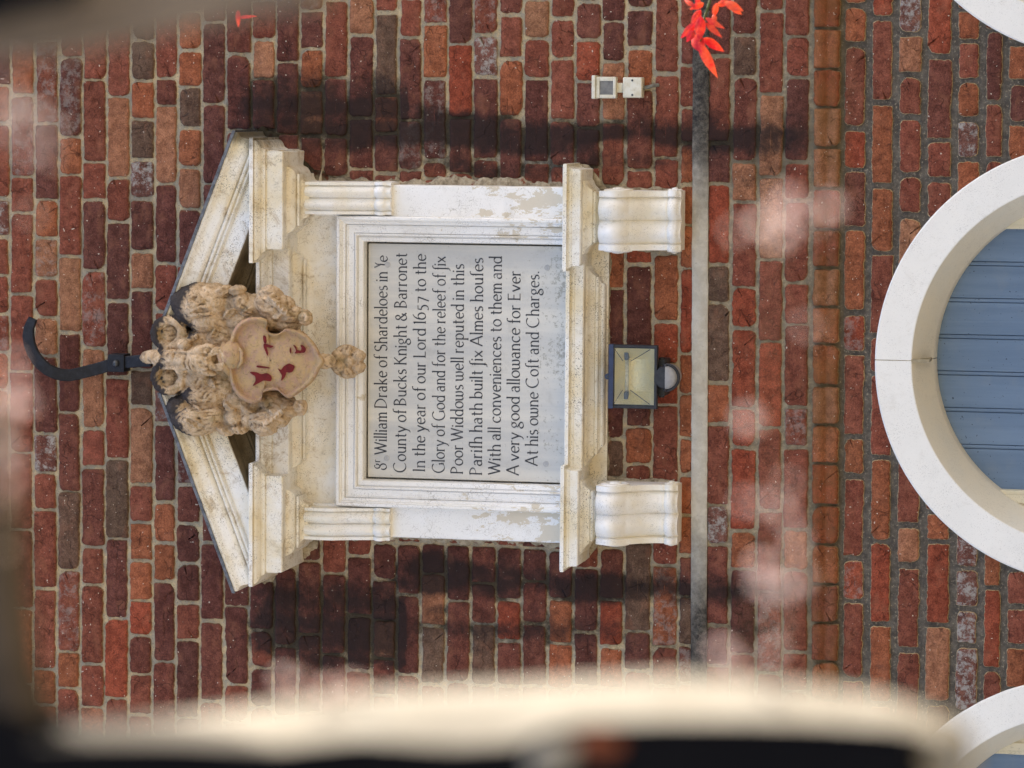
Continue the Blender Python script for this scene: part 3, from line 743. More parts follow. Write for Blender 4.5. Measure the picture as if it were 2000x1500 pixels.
def m_patch():
    n = N('pointing_mortar', .95, .1); x = n.xyz()
    c = n.mix(n.rng(n.noise(45, 6, .75), .38, .66), lin(186, 174, 152), lin(126, 114, 94))
    c = n.mix(n.rng(n.noise(28, 4, .6), .60, .68), c, lin(128, 76, 58))
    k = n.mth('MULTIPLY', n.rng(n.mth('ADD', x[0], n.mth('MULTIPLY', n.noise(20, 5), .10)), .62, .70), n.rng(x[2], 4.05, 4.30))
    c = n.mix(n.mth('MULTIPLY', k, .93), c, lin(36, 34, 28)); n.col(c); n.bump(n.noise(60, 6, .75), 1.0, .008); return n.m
PATCH = m_patch()
pk = MB()
def packing(pts, wid):
    rows = []; P2 = []
    for (xa, za), (xb, zb) in zip(pts[:-1], pts[1:]):
        L = math.hypot(xb - xa, zb - za); n = max(2, int(L / .006))
        P2 += [(xa + (xb - xa) * i / n, za + (zb - za) * i / n) for i in range(n)]
    for i, (x, z) in enumerate(P2):
        x2, z2 = P2[min(i + 1, len(P2) - 1)]; x1, z1 = P2[max(i - 1, 0)]; L = math.hypot(x2 - x1, z2 - z1) or 1; nx, nz_ = -(z2 - z1) / L, (x2 - x1) / L
        w = wid * (1 + .9 * nz(x * 26, z * 26, 5) + .35 * nz(x * 90, z * 90, 2))
        rows.append([(x - nx * .01, -.012, z - nz_ * .01), (x + nx * w * .4, -.0135 + nz(x * 60, z * 60, 1) * .003, z + nz_ * w * .4), (x + nx * w * .8, -.009, z + nz_ * w * .8), (x + nx * w, .004, z + nz_ * w)])
    pk.grid(rows)
packing([(AX + .525, 3.55), (AX + .525, 4.07), (AX + .53, 4.31), (AX + .60, 4.40), (AX + .64, 4.47), (AX + .69, 4.515)][::-1], .026)
packing([(AX - .525, 3.55), (AX - .525, 4.07), (AX - .53, 4.31), (AX - .60, 4.40), (AX - .64, 4.47), (AX - .69, 4.515)], .030)
packing([(AX + .51, 3.44), (AX + .585, 3.50), (AX + .59, 3.55)], .02); packing([(AX - .51, 3.44), (AX - .585, 3.50), (AX - .59, 3.55)][::-1], .02)
packing([(AX - .33, 3.437), (AX + .33, 3.437)][::-1], .012)
packing([(AX + .52, 3.22), (AX + .52, 3.43)][::-1], .012); packing([(AX + .346, 3.22), (AX + .346, 3.43)], .010)
packing([(AX - .52, 3.22), (AX - .52, 3.43)], .012); packing([(AX - .346, 3.22), (AX - .346, 3.43)][::-1], .010)
for sg in (-1, 1):
    p_ = [(AX + sg * (.69 - .585 * t), 4.513 + SL * .585 * t) for t in [i / 10 for i in range(11)]]
    packing(p_ if sg < 0 else p_, .016 * (1 if sg < 0 else -1))
pk.build('pointing', PATCH, mon, smooth=True)
# ---- lettering: a small broad-nib roman drawn stroke by stroke
def Pl(*q): return [(q[i], q[i + 1]) for i in range(0, len(q), 2)]
def Ar(cx, cy, rx, ry, a0, a1):
    n = max(5, int(abs(a1 - a0) / 15)); return [(cx + rx * math.cos(R(a0 + (a1 - a0) * i / n)), cy + ry * math.sin(R(a0 + (a1 - a0) * i / n))) for i in range(n + 1)]
GL = {
'a': (.80, [Ar(.36, .66, .28, .34, 150, 0) + [(.64, .1), (.74, 0)], Ar(.36, .29, .29, .30, 50, 330)]),
'b': (.84, [Pl(.12, 1.7, .12, .05), Ar(.42, .5, .37, .5, 145, -150)]),
'c': (.78, [Ar(.46, .5, .40, .5, 45, 315)]),
'd': (.88, [Pl(.76, 1.7, .76, 0), Ar(.42, .5, .37, .5, 35, 330)]),
'e': (.82, [Pl(.08, .55, .78, .55), Ar(.44, .5, .38, .5, 8, 318)]),
'f': (.52, [Pl(.26, 0, .26, 1.35), Ar(.52, 1.36, .26, .34, 180, 55), Pl(.04, 1, .52, 1)]),
'g': (.80, [Ar(.38, .68, .29, .31, 0, 360), Ar(.38, -.28, .36, .27, 0, 360), Pl(.24, .40, .14, .20, .50, .02, .66, -.08), Pl(.60, .92, .80, 1.0)]),
'h': (.86, [Pl(.12, 1.7, .12, 0), Ar(.43, .6, .31, .4, 165, 0) + [(.74, 0)]]),
'i': (.26, [Pl(.12, 1, .12, 0), Pl(.13, 1.28, .13, 1.46)]),
'k': (.84, [Pl(.12, 1.7, .12, 0), Pl(.72, 1, .16, .48), Pl(.32, .62, .80, 0)]),
'l': (.26, [Pl(.12, 1.7, .12, 0)]),
'm': (1.26, [Pl(.12, 1, .12, 0), Ar(.38, .6, .26, .4, 165, 0) + [(.64, 0)], Ar(.90, .6, .26, .4, 165, 0) + [(1.16, 0)]]),
'n': (.86, [Pl(.12, 1, .12, 0), Ar(.43, .6, .31, .4, 165, 0) + [(.74, 0)]]),
'o': (.88, [Ar(.44, .5, .40, .5, 0, 360)]),
'p': (.86, [Pl(.12, 1, .12, -.62), Ar(.42, .5, .37, .5, 145, -145)]),
'r': (.58, [Pl(.12, 1, .12, 0), Ar(.38, .62, .26, .36, 170, 55)]),
's': (.66, [Ar(.33, .75, .24, .25, 35, 260) + [(.40, .45)], [(.28, .55)] + Ar(.32, .25, .27, .25, 70, -145)]),
't': (.58, [Pl(.26, 1.36, .26, .22) + Ar(.44, .2, .18, .2, 190, 300), Pl(.04, 1, .54, 1)]),
'u': (.88, [Pl(.12, 1, .12, .4) + Ar(.42, .4, .30, .4, 190, 345), Pl(.74, 1, .74, 0)]),
'v': (.82, [Pl(.02, 1, .40, 0), Pl(.40, 0, .78, 1)]),
'w': (1.22, [Pl(.04, 1, .06, .35) + Ar(.33, .32, .27, .32, 180, 350), Pl(.60, .98, .60, .35) + Ar(.86, .32, .27, .32, 180, 350) + [(1.14, .6), (1.06, 1)]]),
'x': (.84, [Pl(.04, 1, .78, 0), Pl(.76, 1, .06, 0)]),
'y': (.80, [Pl(.02, 1, .40, .02), Pl(.78, 1, .40, .02, .24, -.44, .0, -.58)]),
'ſ': (.46, [Pl(.22, 0, .22, 1.35), Ar(.46, 1.36, .24, .34, 180, 55), Pl(.04, .92, .22, .97)]),
'ʃ': (.46, [Pl(.22, -.35, .22, 1.35), Ar(.46, 1.36, .24, .34, 180, 55), Ar(-.02, -.36, .24, .25, 0, -110), Pl(.06, 1, .36, 1)]),
'S': (.92, [Ar(.46, 1.22, .36, .38, 35, 255) + [(.58, .70)], [(.40, .88)] + Ar(.45, .42, .40, .42, 70, -145)]),
'8': (.90, [Ar(.46, 1.22, .28, .34, 60, 390), Ar(.42, .42, .38, .42, 100, -220)]),
'W': (1.66, [Pl(.02, 1.6, .46, 0), Pl(.46, 0, .84, 1.35), Pl(.80, 1.6, 1.20, 0), Pl(1.20, 0, 1.62, 1.6)]),
'D': (1.36, [Pl(.16, 1.6, .16, 0), Ar(.16, .8, 1.08, .79, 90, -90)]),
'C': (1.38, [Ar(.80, .8, .72, .82, 52, 308)]),
'B': (1.04, [Pl(.16, 1.6, .16, 0), Ar(.16, 1.23, .62, .36, 90, -90), Ar(.16, .44, .74, .43, 90, -90)]),
'K': (1.12, [Pl(.16, 1.6, .16, 0), Pl(.96, 1.6, .20, .78), Pl(.38, .96, 1.08, 0)]),
'I': (.34, [Pl(.16, 1.6, .16, 0)]),
'L': (.88, [Pl(.16, 1.6, .16, 0), Pl(.16, .02, .82, .02)]),
'G': (1.42, [Ar(.80, .8, .72, .82, 52, 330), Pl(1.30, .72, 1.30, .12)]),
'P': (.98, [Pl(.16, 1.6, .16, 0), Ar(.16, 1.18, .70, .41, 90, -95)]),
'A': (1.24, [Pl(.0, 0, .60, 1.66), Pl(.60, 1.66, 1.20, 0), Pl(.24, .54, .96, .54)]),
'E': (.96, [Pl(.16, 1.6, .16, 0), Pl(.16, 1.58, .84, 1.58), Pl(.16, .82, .72, .82), Pl(.16, .02, .88, .02)]),
'Y': (.90, [Pl(.0, 1.7, .42, .86), Ar(.92, 1.1, .5, .6, 120, 200) + [(.40, .5), (.40, 0)]]),
'1': (.40, [Pl(.04, 1.42, .22, 1.6, .22, 0)]),
'6': (.92, [Ar(.46, .5, .39, .5, 0, 360), [(.08, .62)] + Ar(.80, .62, .72, 1.08, 180, 100)]),
'5': (.86, [Pl(.74, 1.02, .28, 1.02, .22, .55), Ar(.34, .10, .40, .46, 110, -120)]),
'7': (.84, [Pl(.04, 1.0, .78, 1.0), Pl(.78, 1.0, .30, -.42)]),
'&': (1.10, [Ar(.42, 1.12, .26, .30, -60, 300) , Pl(.30, .88, 1.02, 0), Ar(.42, .38, .36, .39, 120, 345) + [(.92, .62)]]),
'.': (.30, [Pl(.14, .0, .14, .16)]),
}
TH, TN = .19, .070
ins = MB(); layer = [0]
def stroke(mb, pts, ox, oz, sc, yb, w=1.0):
    P_ = [Vector((ox + x * sc, oz + y * sc)) for x, y in pts]; Lr = []; n = len(P_)
    y = yb - .00003 * (layer[0] % 9); layer[0] += 1
    for i, p in enumerate(P_):
        t = P_[min(n - 1, i + 1)] - P_[max(0, i - 1)]
        if t.length < 1e-9: t = Vector((1, 0))
        t.normalize(); a = math.atan2(t.y, t.x); wd = (TN + (TH - TN) * abs(math.sin(a - R(18)))) * sc * w
        nn = Vector((-t.y, t.x)) * wd / 2; Lr.append(((p + nn), (p - nn)))
    mb.grid([[(q[0].x, y, q[0].y), (q[1].x, y, q[1].y)] for q in Lr])
def glyph(mb, ch, ox, oz, sc, yb, w=1.0):
    for st_ in GL[ch][1]:
        stroke(mb, st_, ox, oz, sc, yb, w)
        for (a, b) in ((st_[0], st_[1]), (st_[-1], st_[-2])):     # little serifs on upright stems
            if abs(a[0] - b[0]) < .02 and abs(a[1] - b[1]) > .3:
                if a[1] < b[1]: stroke(mb, [(a[0] - .15, a[1] + .02), (a[0] + .15, a[1] + .02)], ox, oz, sc, yb, w)
                else: stroke(mb, [(a[0] - .15, a[1] - .07), (a[0] + .02, a[1] + .0)], ox, oz, sc, yb, w)
LINES = [("8 William Drake of Shardeloes in Y", 754.8, 756.6, 917.6, 510), ("County of Bucks Knight & Barronet", 792.6, 794.4, 923, 494.5), ("In the year of our Lord 1657 to the", 828.5, 833, 921, 497),
         ("Glory of God and for the releef of ʃix", 867, 871, 924, 501), ("Poor Widdows well reputed in this", 902.7, 907, 925.7, 516), ("Pariſh hath built ʃix Almes houſes", 939.7, 944.6, 928, 504),
         ("With all conveniences to them and", 976, 980.7, 927, 501), ("A very good allowance for Ever", 1013, 1016.7, 928, 529.6), ("At his owne Coſt and Charges.", 1050, 1053, 909.5, 529.6)]
YT = -.0685
for li, (txt, b0, b1, y0, y1) in enumerate(LINES):
    a = U(b0, y0, .0685); b = U(b1, y1, .0685); x0, x1 = a[0], b[0]; zb = (a[2] + b[2]) / 2
    sc = .0232 * (1.02 if li < 2 else 1.0); tr = .17; sp = .42
    wid = sum((sp if ch == ' ' else GL[ch][0] + tr) for ch in txt) - tr + (.62 if li == 0 else 0)
    kx = (x1 - x0) / (wid * sc)
    x = x0
    for ci, ch in enumerate(txt):
        if ch == ' ': x += sp * sc * kx; continue
        # letters keep their own width, the spacing takes up the difference
        gw = GL[ch][0] * sc; adv = (GL[ch][0] + tr) * sc * kx
        sub = MB(); glyph(sub, ch, 0, 0, sc, YT)
        f = min(1.08, max(.90, kx))
        ins.add([(x + px_ * f, py_, zb + pz_) for px_, py_, pz_ in sub.v], sub.f)
        x += adv
        if li == 0 and ci == 0:
            sub = MB(); glyph(sub, 'r', 0, 0, sc * .62, YT); ins.add([(x - .05 * sc + p[0], p[1], zb + p[2] + .85 * sc) for p in sub.v], sub.f); x += .62 * sc * kx
        if li == 0 and ci == len(txt) - 1:
            sub = MB(); glyph(sub, 'e', 0, 0, sc * .92, YT); ins.add([(x - .25 * sc + p[0], p[1], zb + p[2]) for p in sub.v], sub.f)
ins.build('inscription', INK, tab)
CAPM = m_plain('screw_cap_grey', lin(172, 173, 174), lin(184, 184, 184), .5, .3)
for px, py in ((757, 517), (1068.5, 523), (755, 895), (1066, 906)):
    p = U(px, py, .069); m = MB(); rws = []
    for rad, y in ((.0085, -.067), (.0085, -.0695), (.0066, -.0698), (.0062, -.0690), (.001, -.0690)):
        rws.append([(p[0] + rad * math.cos(a), y, p[2] + rad * math.sin(a)) for a in [2 * math.pi * k / 20 for k in range(20)]])
    m.grid(rws, close=True); m.box(p[0] - .0035, p[0] + .0035, -.0698, -.0685, p[2] - .0008, p[2] + .0008)
    m.build('screw_cap', CAPM, tab)

# ------------------------------------------------------------------ carved coat of arms
arms = thing('carved_coat_of_arms', 'weathered tan stone crest with shield, scrolled mantling and flaking red paint, breaking the pediment', 'carving', (AX, 0, 4.25))
K = .00158 / 3.75
def q(x, y, d):
    p = U(280 + x / 3.75, 500 + y / 3.75, d); return (p[0], p[1], p[2])
sm = MB()
def E(x, y, rx, ry, d, rd, rot=0, fl=0, amp=0.0):
    # rx runs along the picture's x (the wall's height), ry along its y (the wall's width)
    sm.ell(q(x, y, d), (ry * K, rd, rx * K), R(rot), fl=fl, amp=amp, nu=32 if fl else 24)
def T(pts, rad):
    sm.tube([q(*p) for p in pts], [r_ * K for r_ in rad], n=12)
def ringlet(x, y, R0, r_, d, a0=0, a1=360, lift=0.0, n=24, spiral=0.0):
    pts = []; rad = []
    for i in range(n + 1):
        t = i / n; a = R(a0 + (a1 - a0) * t); rr = R0 * (1 - spiral * t)
        pts.append((x + rr * math.cos(a), y + rr * math.sin(a), d + lift * t)); rad.append(r_ * (1 - .45 * spiral * t))
    T(pts, rad)
# body behind everything
E(640, 740, 330, 350, .22, .085); E(950, 760, 320, 270, .17, .10); E(300, 740, 200, 230, .17, .10)
E(640, 740, 330, 420, .15, .09)
for (x, y, rx, ry, d) in ((690, 350, 150, 90, .245), (690, 1180, 160, 90, .245), (820, 370, 110, 90, .25), (800, 1180, 120, 90, .25), (580, 590, 130, 110, .25), (580, 930, 130, 110, .25), (720, 470, 120, 90, .25), (720, 1060, 120, 90, .25), (830, 460, 110, 80, .24), (830, 1080, 110, 80, .24), (960, 470, 100, 80, .25), (940, 1060, 100, 80, .25), (1060, 500, 90, 60, .25), (1030, 1080, 90, 60, .25), (430, 640, 150, 110, .25), (430, 890, 150, 110, .25)):
    E(x, y, rx, ry, d, .06)
for (x, y, a) in ((590, 250, 20), (640, 420, 40), (690, 250, 0), (600, 1280, -20), (640, 1100, -40), (700, 1270, 0), (540, 560, 60), (530, 930, -60), (780, 400, 30), (780, 1130, -30)):
    E(x, y, 62, 34, .285, .034, a, 5, .12)
# big mantling lobes
E(400, 360, 175, 165, .245, .085, 20); E(320, 330, 110, 120, .235, .08); E(520, 330, 150, 130, .25, .08, -10); E(500, 480, 170, 100, .25, .075)
E(370, 1190, 175, 120, .245, .085, -15); E(290, 1100, 110, 90, .24, .08); E(500, 1170, 150, 110, .25, .08); E(470, 1010, 190, 100, .25, .075)
for (cx_, cy_, rx_, ry_, sgn) in ((400, 370, 190, 170, 1), (375, 1185, 190, 130, -1)):
    for k in range(9):
        t0 = -.85 + 1.7 * k / 8
        pts = []
        for m_ in range(9):
            u = -0.9 + 1.8 * m_ / 8; vv = t0 + .16 * math.sin(u * 2.4 + k) ; rr = u * u + vv * vv
            if rr < .98: pts.append((cx_ + rx_ * (u * .8 + vv * .45 * sgn), cy_ + ry_ * (vv * .85 - u * .35 * sgn), .247 + .090 * math.sqrt(1 - rr)))
        if len(pts) > 2: T(pts, [5] + [11] * (len(pts) - 2) + [5])
# knobs
E(725, 335, 66, 62, .285, .035, 0, 6, .06); E(668, 1185, 70, 64, .285, .035, 0, 6, .06)
# leafy tassels with volutes
E(930, 335, 105, 105, .285, .05, 0, 9, .17); E(1010, 385, 105, 90, .285, .05, 35, 9, .17); E(1090, 430, 80, 62, .285, .042, 20)
E(890, 1215, 110, 95, .285, .05, 0, 9, .17); E(985, 1160, 100, 85, .285, .05, -35, 9, .17); E(1070, 1120, 75, 55, .285, .042, -20)
for j in range(6):
    a = -62 + j * 25
    T([(880 + 20 * j, 400 - 10 * j, .30), (930 + 24 * j, 300 + 24 * j, .352), (985 + 26 * j, 265 + 36 * j, .30)], [14, 20, 10])
    T([(850 + 20 * j, 1150 + 8 * j, .30), (900 + 24 * j, 1245 - 22 * j, .352), (945 + 26 * j, 1285 - 34 * j, .30)], [14, 20, 10])
ringlet(1182, 455, 52, 20, .290, 200, 830, .035, 40, .75); E(1182, 455, 46, 46, .285, .03)
ringlet(1145, 1103, 50, 20, .290, 160, -470, .035, 40, .75); E(1145, 1103, 44, 44, .285, .03)
# two hollow ears of the mantling at the top
for y, sg in ((565, 1), (885, -1)):
    E(190, y, 112, 106, .235, .055); ringlet(185, y, 100, 34, .290, 0, 360, 0, 28); T([(240, y + 90 * sg, .29), (330, y + 60 * sg, .31), (400, y + 20 * sg, .315)], [34, 30, 20])
# helm and snout in the middle
E(40, 742, 62, 48, .27, .035); T([(20, 735, .28), (120, 745, .30), (250, 750, .325)], [40, 60, 62])
E(330, 760, 120, 90, .30, .06); E(430, 765, 120, 88, .32, .058); E(300, 655, 48, 40, .325, .028, 0, 5, .1); E(285, 830, 46, 40, .325, .028, 0, 5, .1)
ringlet(535, 755, 62, 26, .355, 0, 360, 0, 24); E(420, 690, 110, 34, .345, .025, 15); E(430, 840, 110, 30, .34, .025, -12)
for y in (700, 740, 780, 820): T([(120, y, .31), (230, y + 2, .338), (350, y + 6, .36), (470, y + 8, .37)], [8, 12, 13, 8])
# tail and the bunch below it
E(1330, 770, 75, 55, .27, .04); E(1490, 772, 118, 116, .165, .055, 0, 10, .07)
for (x, y) in ((1430, 720), (1430, 810), (1500, 690), (1520, 770), (1500, 850), (1580, 730), (1580, 815)): E(x, y, 46, 42, .205, .026)
E(430, 765, 135, 112, .30, .075)
o = sm.build('mantling', STONE, arms, smooth=True)
md = o.modifiers.new('remesh', 'REMESH'); md.mode = 'VOXEL'; md.voxel_size = .0024
dg = bpy.context.evaluated_depsgraph_get(); me2 = bpy.data.meshes.new_from_object(o.evaluated_get(dg))
o.modifiers.clear(); old = o.data; o.data = me2; bpy.data.meshes.remove(old)
if not me2.materials: me2.materials.append(STONE)
V = np.zeros(len(me2.vertices) * 3, np.float32); me2.vertices.foreach_get('co', V); V = V.reshape(-1, 3)
NN = np.zeros(len(V) * 3, np.float32); me2.vertex_normals.foreach_get('vector', NN); NN = NN.reshape(-1, 3)
LOC = np.array(wloc(arms))
# each lobe: centre, radii (crop units), direction its strands run, strength of its black weathered cap
LB = [(400, 370, 190, 180, 55, 1.0), (375, 1185, 190, 150, -55, 1.0), (190, 565, 118, 112, 80, 1.0), (190, 885, 118, 112, -80, 1.0), (40, 742, 90, 60, 0, .5), (720, 340, 90, 80, 20, .25), (668, 1185, 90, 80, -20, .25),
      (930, 335, 110, 110, 70, .12), (890, 1215, 110, 100, -70, .12), (1040, 410, 110, 90, 40, 0), (1020, 1150, 110, 90, -40, 0), (430, 760, 170, 130, 0, .15), (560, 560, 150, 120, 70, 0), (560, 930, 150, 120, -70, 0), (1490, 772, 130, 130, 0, 0)]
LC = [(q(x, y, .29), rx * K, ry * K, math.radians(a), cap) for x, y, rx, ry, a, cap in LB]
cap = np.zeros(len(V)); dirt_shade = np.zeros(len(V))
for n_ in range(len(V)):
    p = V[n_] + LOC
    best = min(LC, key=lambda l: ((p[0] - l[0][0]) / l[2]) ** 2 + ((p[2] - l[0][2]) / l[1]) ** 2)
    dx, dz = (p[0] - best[0][0]) / best[2], (p[2] - best[0][2]) / best[1]
    a = best[3]; u, v = dx * math.cos(a) + dz * math.sin(a), -dx * math.sin(a) + dz * math.cos(a)
    bend = .5 * u * u
    wv = nz(p[0] * 24, p[1] * 24, p[2] * 24)
    st = math.sin((v + bend) * best[2] / .0016 * .62 + 5.0 * wv) * (.45 + .9 * nz(p[0] * 18, p[1] * 18, p[2] * 18 + 7))
    g_ = nz(p[0] * 48, p[1] * 48, p[2] * 48) * .55 + nz(p[0] * 110, p[1] * 110, p[2] * 110) * .4 + nz(p[0] * 230, p[1] * 230, p[2] * 230) * .3
    V[n_] += NN[n_] * (.0009 * st + .0052 * g_)
    up_ = dz + .35 * abs(dx) + .35 * NN[n_][2] + .55 * g_ + .22 * st
    cap[n_] = best[4] * max(0, min(1, (up_ - .42) / .28))
    dirt_shade[n_] = max(0, min(1, .36 - .38 * st - .75 * g_))  # high where the carving sinks in: painted recess shade
me2.vertices.foreach_set('co', V.ravel())
for nm, arr in (('cap', cap), ('dirt_shade', dirt_shade)):
    at_ = me2.attributes.new(nm, 'FLOAT', 'POINT'); at_.data.foreach_set('value', arr.astype(np.float32))
me2.polygons.foreach_set('use_smooth', [True] * len(me2.polygons)); me2.update(); me2.name = 'mantling'
# the shield
OUT = [(635, 640), (655, 560), (700, 495), (770, 455), (860, 452), (905, 470), (895, 520), (925, 560), (985, 570), (1045, 535), (1120, 545), (1200, 585), (1262, 655), (1295, 720), (1325, 770), (1290, 830), (1250, 905), (1175, 975), (1070, 1040), (1015, 1010), (985, 985), (925, 985), (875, 1005), (858, 1062), (790, 1078), (710, 1040), (655, 965), (632, 880), (625, 800), (625, 720)]
def catmull(P, k=4):
    o_ = []; n = len(P)
    for i in range(n):
        a, b, c, d = P[i - 1], P[i], P[(i + 1) % n], P[(i + 2) % n]
        for j in range(k):
            t = j / k; o_.append(tuple(.5 * (2 * b[m] + (c[m] - a[m]) * t + (2 * a[m] - 5 * b[m] + 4 * c[m] - d[m]) * t * t + (3 * b[m] - a[m] - 3 * c[m] + d[m]) * t ** 3) for m in (0, 1)))
    return o_
oc = catmull(OUT); CXs, CYs = 930, 765
sh = MB(); rows = []
for f, d in ((1.0, .26), (1.01, .335), (.985, .350), (.95, .354), (.915, .349), (.88, .338), (.84, .336), (.7, .342), (.5, .347), (.25, .350), (.02, .351)):
    rows.append([q(CXs + (x - CXs) * f, CYs + (y - CYs) * f, d + nz(x * .02 * f, y * .02 * f, 4) * .0022) for x, y in oc])
sh.grid(rows, close=True); shield = sh.build('shield', SHIELD, arms, smooth=True)
sf = MB()    # curled top of the shield
pts = []
sf.ell(q(650, 725, .345), (96 * K, .026, 82 * K), 0, fl=9, amp=.08)
sf.tube([q(600, 640, .34), q(570, 720, .352), q(590, 800, .35), q(640, 870, .34)], [22 * K, 34 * K, 34 * K, 20 * K], n=12)
sf.tube([q(690, 660, .35), q(722, 700, .360), q(722, 770, .360), q(690, 820, .352)], [8 * K, 15 * K, 15 * K, 8 * K], n=12)
sf.build('shield_scroll', SHIELD, arms, smooth=True)
CH = [[(880, 585), (898, 590), (905, 625), (895, 640), (880, 625)], [(885, 640), (930, 655), (950, 660), (935, 672), (905, 668), (912, 710), (905, 728), (890, 690), (880, 660)],
      [(1100, 650), (1118, 665), (1130, 685), (1150, 690), (1160, 668), (1150, 655), (1170, 655), (1188, 680), (1178, 708), (1160, 712), (1135, 710), (1110, 712), (1118, 690)], [(1075, 672), (1082, 690), (1080, 710), (1070, 700)],
      [(835, 803), (910, 812), (918, 820), (838, 817)], [(780, 850), (830, 852), (860, 865), (905, 860), (935, 880), (930, 915), (880, 915), (845, 930), (800, 952), (818, 915), (820, 885), (800, 870)],
      [(985, 825), (1010, 835), (1030, 805), (1065, 790), (1085, 795), (1108, 810), (1095, 845), (1070, 855), (1045, 850), (1035, 885), (1010, 915), (1012, 880), (1000, 850)]]
for poly in CH:
    m = MB(); cp = catmull([(x + random.uniform(-3, 3), y + random.uniform(-3, 3)) for x, y in poly], 3)
    def sd_(x, y):
        f = max(abs(x - CXs) / 330, abs(y - CYs) / 300); return .3545 - .012 * min(1, f) ** 1.5
    rows = [[q(x, y, sd_(x, y) - .008) for x, y in cp], [q(x, y, sd_(x, y) + .0018) for x, y in cp]]
    m.grid(rows, close=True); n = len(cp); m.f.append(tuple(n + k for k in range(n))); m.m.append(0)
    m.build('heraldic_charge', RED, shield)

# ------------------------------------------------------------------ iron hook
hook = thing('iron_hook', 'black wrought iron hook curling up from the wall above the stone crest', 'hook', tuple(U(230, 712, 0)))
HP = [(64.5, 622, .10), (57, 640, .10), (55.5, 656, .10), (58, 672, .10), (64, 688, .10), (71, 700, .10), (81, 712, .098), (93, 721.5, .092), (106, 728, .086), (120, 732, .08), (136, 733, .072), (152, 730, .066), (168, 726, .058), (184, 722, .052), (200, 717.5, .048), (215, 712.5, .045), (232, 709, .045), (250, 707, .05), (270, 705, .06), (295, 704, .07)]
hm = MB(); rows = []; hp = [Vector(U(*p)) for p in HP]
for i, p in enumerate(hp):
    t = (hp[min(i + 1, len(hp) - 1)] - hp[max(0, i - 1)]).normalized(); nrm = Vector((0, 1, 0)); sdv = t.cross(nrm).normalized(); w = .0185 if i > 1 else .014 + .002 * i
    nrm = sdv.cross(t).normalized(); h = .007
    rows.append([p + sdv * (w * a) + nrm * (h * b) for a, b in ((-1, -.6), (-.85, -1), (.85, -1), (1, -.6), (1, .6), (.85, 1), (-.85, 1), (-1, .6))])
hm.grid(rows, close=True, cap=True); hm.build('hook_bar', IRON, hook, auto=40)
pc = U(229, 709, .05); pl = MB(); pl.box(pc[0] - .027, pc[0] + .027, -.062, .002, pc[2] - .026, pc[2] + .026, bev=.003); pl.build('wall_bracket', IRON, hook)
bt = MB(); bm = bmesh.new(); bmesh.ops.create_uvsphere(bm, u_segments=14, v_segments=8, radius=.011); bmesh.ops.translate(bm, verts=bm.verts, vec=(pc[0], -.062, pc[2])); bt.bm(bm); bt.build('bolt', SCREW, hook, smooth=True)

# ------------------------------------------------------------------ floodlight
fl = thing('floodlight', 'square black halogen floodlight with motion sensor mounted on brick below the memorial', 'floodlight', tuple(U(1290, 736, 0)))
FD = .135
a = U(1190, 797, FD); b = U(1284, 675, FD); x0, x1, zt, zb = a[0], b[0], a[2], b[2]; xc = (x0 + x1) / 2; zc = (zt + zb) / 2
def rectring(m, specs):
    m.grid([[(xc + sx * hx, -d, zc + sz * hz + oz) for sx, sz in ((-1, -1), (1, -1), (1, 1), (-1, 1))] for hx, hz, d, oz in specs], close=True)
hx, hz = (x1 - x0) / 2, (zt - zb) / 2
m = MB(); rectring(m, [(hx * .45, hz * .4, .05, -.005), (hx * .62, hz * .6, .055, 0), (hx * .93, hz * .92, .105, 0), (hx * .96, hz * .95, .115, 0)])
m.f.append((3, 2, 1, 0)); m.m.append(0); m.build('housing', FLB, fl)
m = MB(); rectring(m, [(hx * .96, hz * .95, .113, 0), (hx, hz, .115, 0), (hx, hz, .132, 0), (hx * .985, hz * .98, .1355, 0), (hx * .925, hz * .90, .1355, 0), (hx * .90, hz * .865, .130, 0), (hx * .90, hz * .865, .118, 0)])
m.build('bezel', FLB, fl)
m = MB(); m.box(x0 - .001, x1 + .001, -.139, -.112, zt - .012, zt + .003, bev=.002); m.build('hood', FLBLUE, fl)
m = MB(); nn = 14; rows = []
for i in range(nn + 1):
    s = -1 + 2 * i / nn; ro = []
    for j in range(nn + 1):
        t = -1 + 2 * j / nn
        dep = .120 - .055 * (1 - t * t) ** .8 * (1 if abs(s) < .55 else max(0, (1 - abs(s)) / .45))
        ro.append((xc + s * hx * .885, -dep, zc + t * hz * .85))
    rows.append(ro)
m.grid(rows)
for sg in (-1, 1):
    m.tube([(xc + sg * hx * .46, -.094, zc + hz * .22), (xc + sg * hx * .62, -.108, zc - hz * .15), (xc + sg * hx * .86, -.1215, zc - hz * .66)], .0011, 6, mi=1)
    m.tube([(xc + sg * hx * .46, -.094, zc + hz * .55), (xc + sg * hx * .84, -.121, zc + hz * .82)], .0008, 6, mi=1)
m.build('reflector', [REFL, FLB], fl, auto=25)
m = MB(); m.tube([(xc - hx * .5, -.09, zc + hz * .38), (xc + hx * .5, -.09, zc + hz * .38)], .006, 12); m.build('lamp_tube', BULB, fl, smooth=True)
for sg in (-1, 1):
    m = MB(); m.box(xc + sg * hx * .62 - .011, xc + sg * hx * .62 + .011, -.106, -.08, zc + hz * .30, zc + hz * .46, bev=.002); m.build('lamp_holder', SCREW, fl)
m = MB(); m.box(xc - hx * .9, xc + hx * .9, -.1285, -.1255, zc - hz * .87, zc + hz * .87); m.build('lamp_glass', GLASS, fl)
m = MB(); p = U(1185, 735, .13); m.tube([(p[0], -.118, p[2] - .004), (p[0], -.138, p[2] - .004)], .0085, 14); lug = m.build('lug', FLBLUE, fl, auto=40)
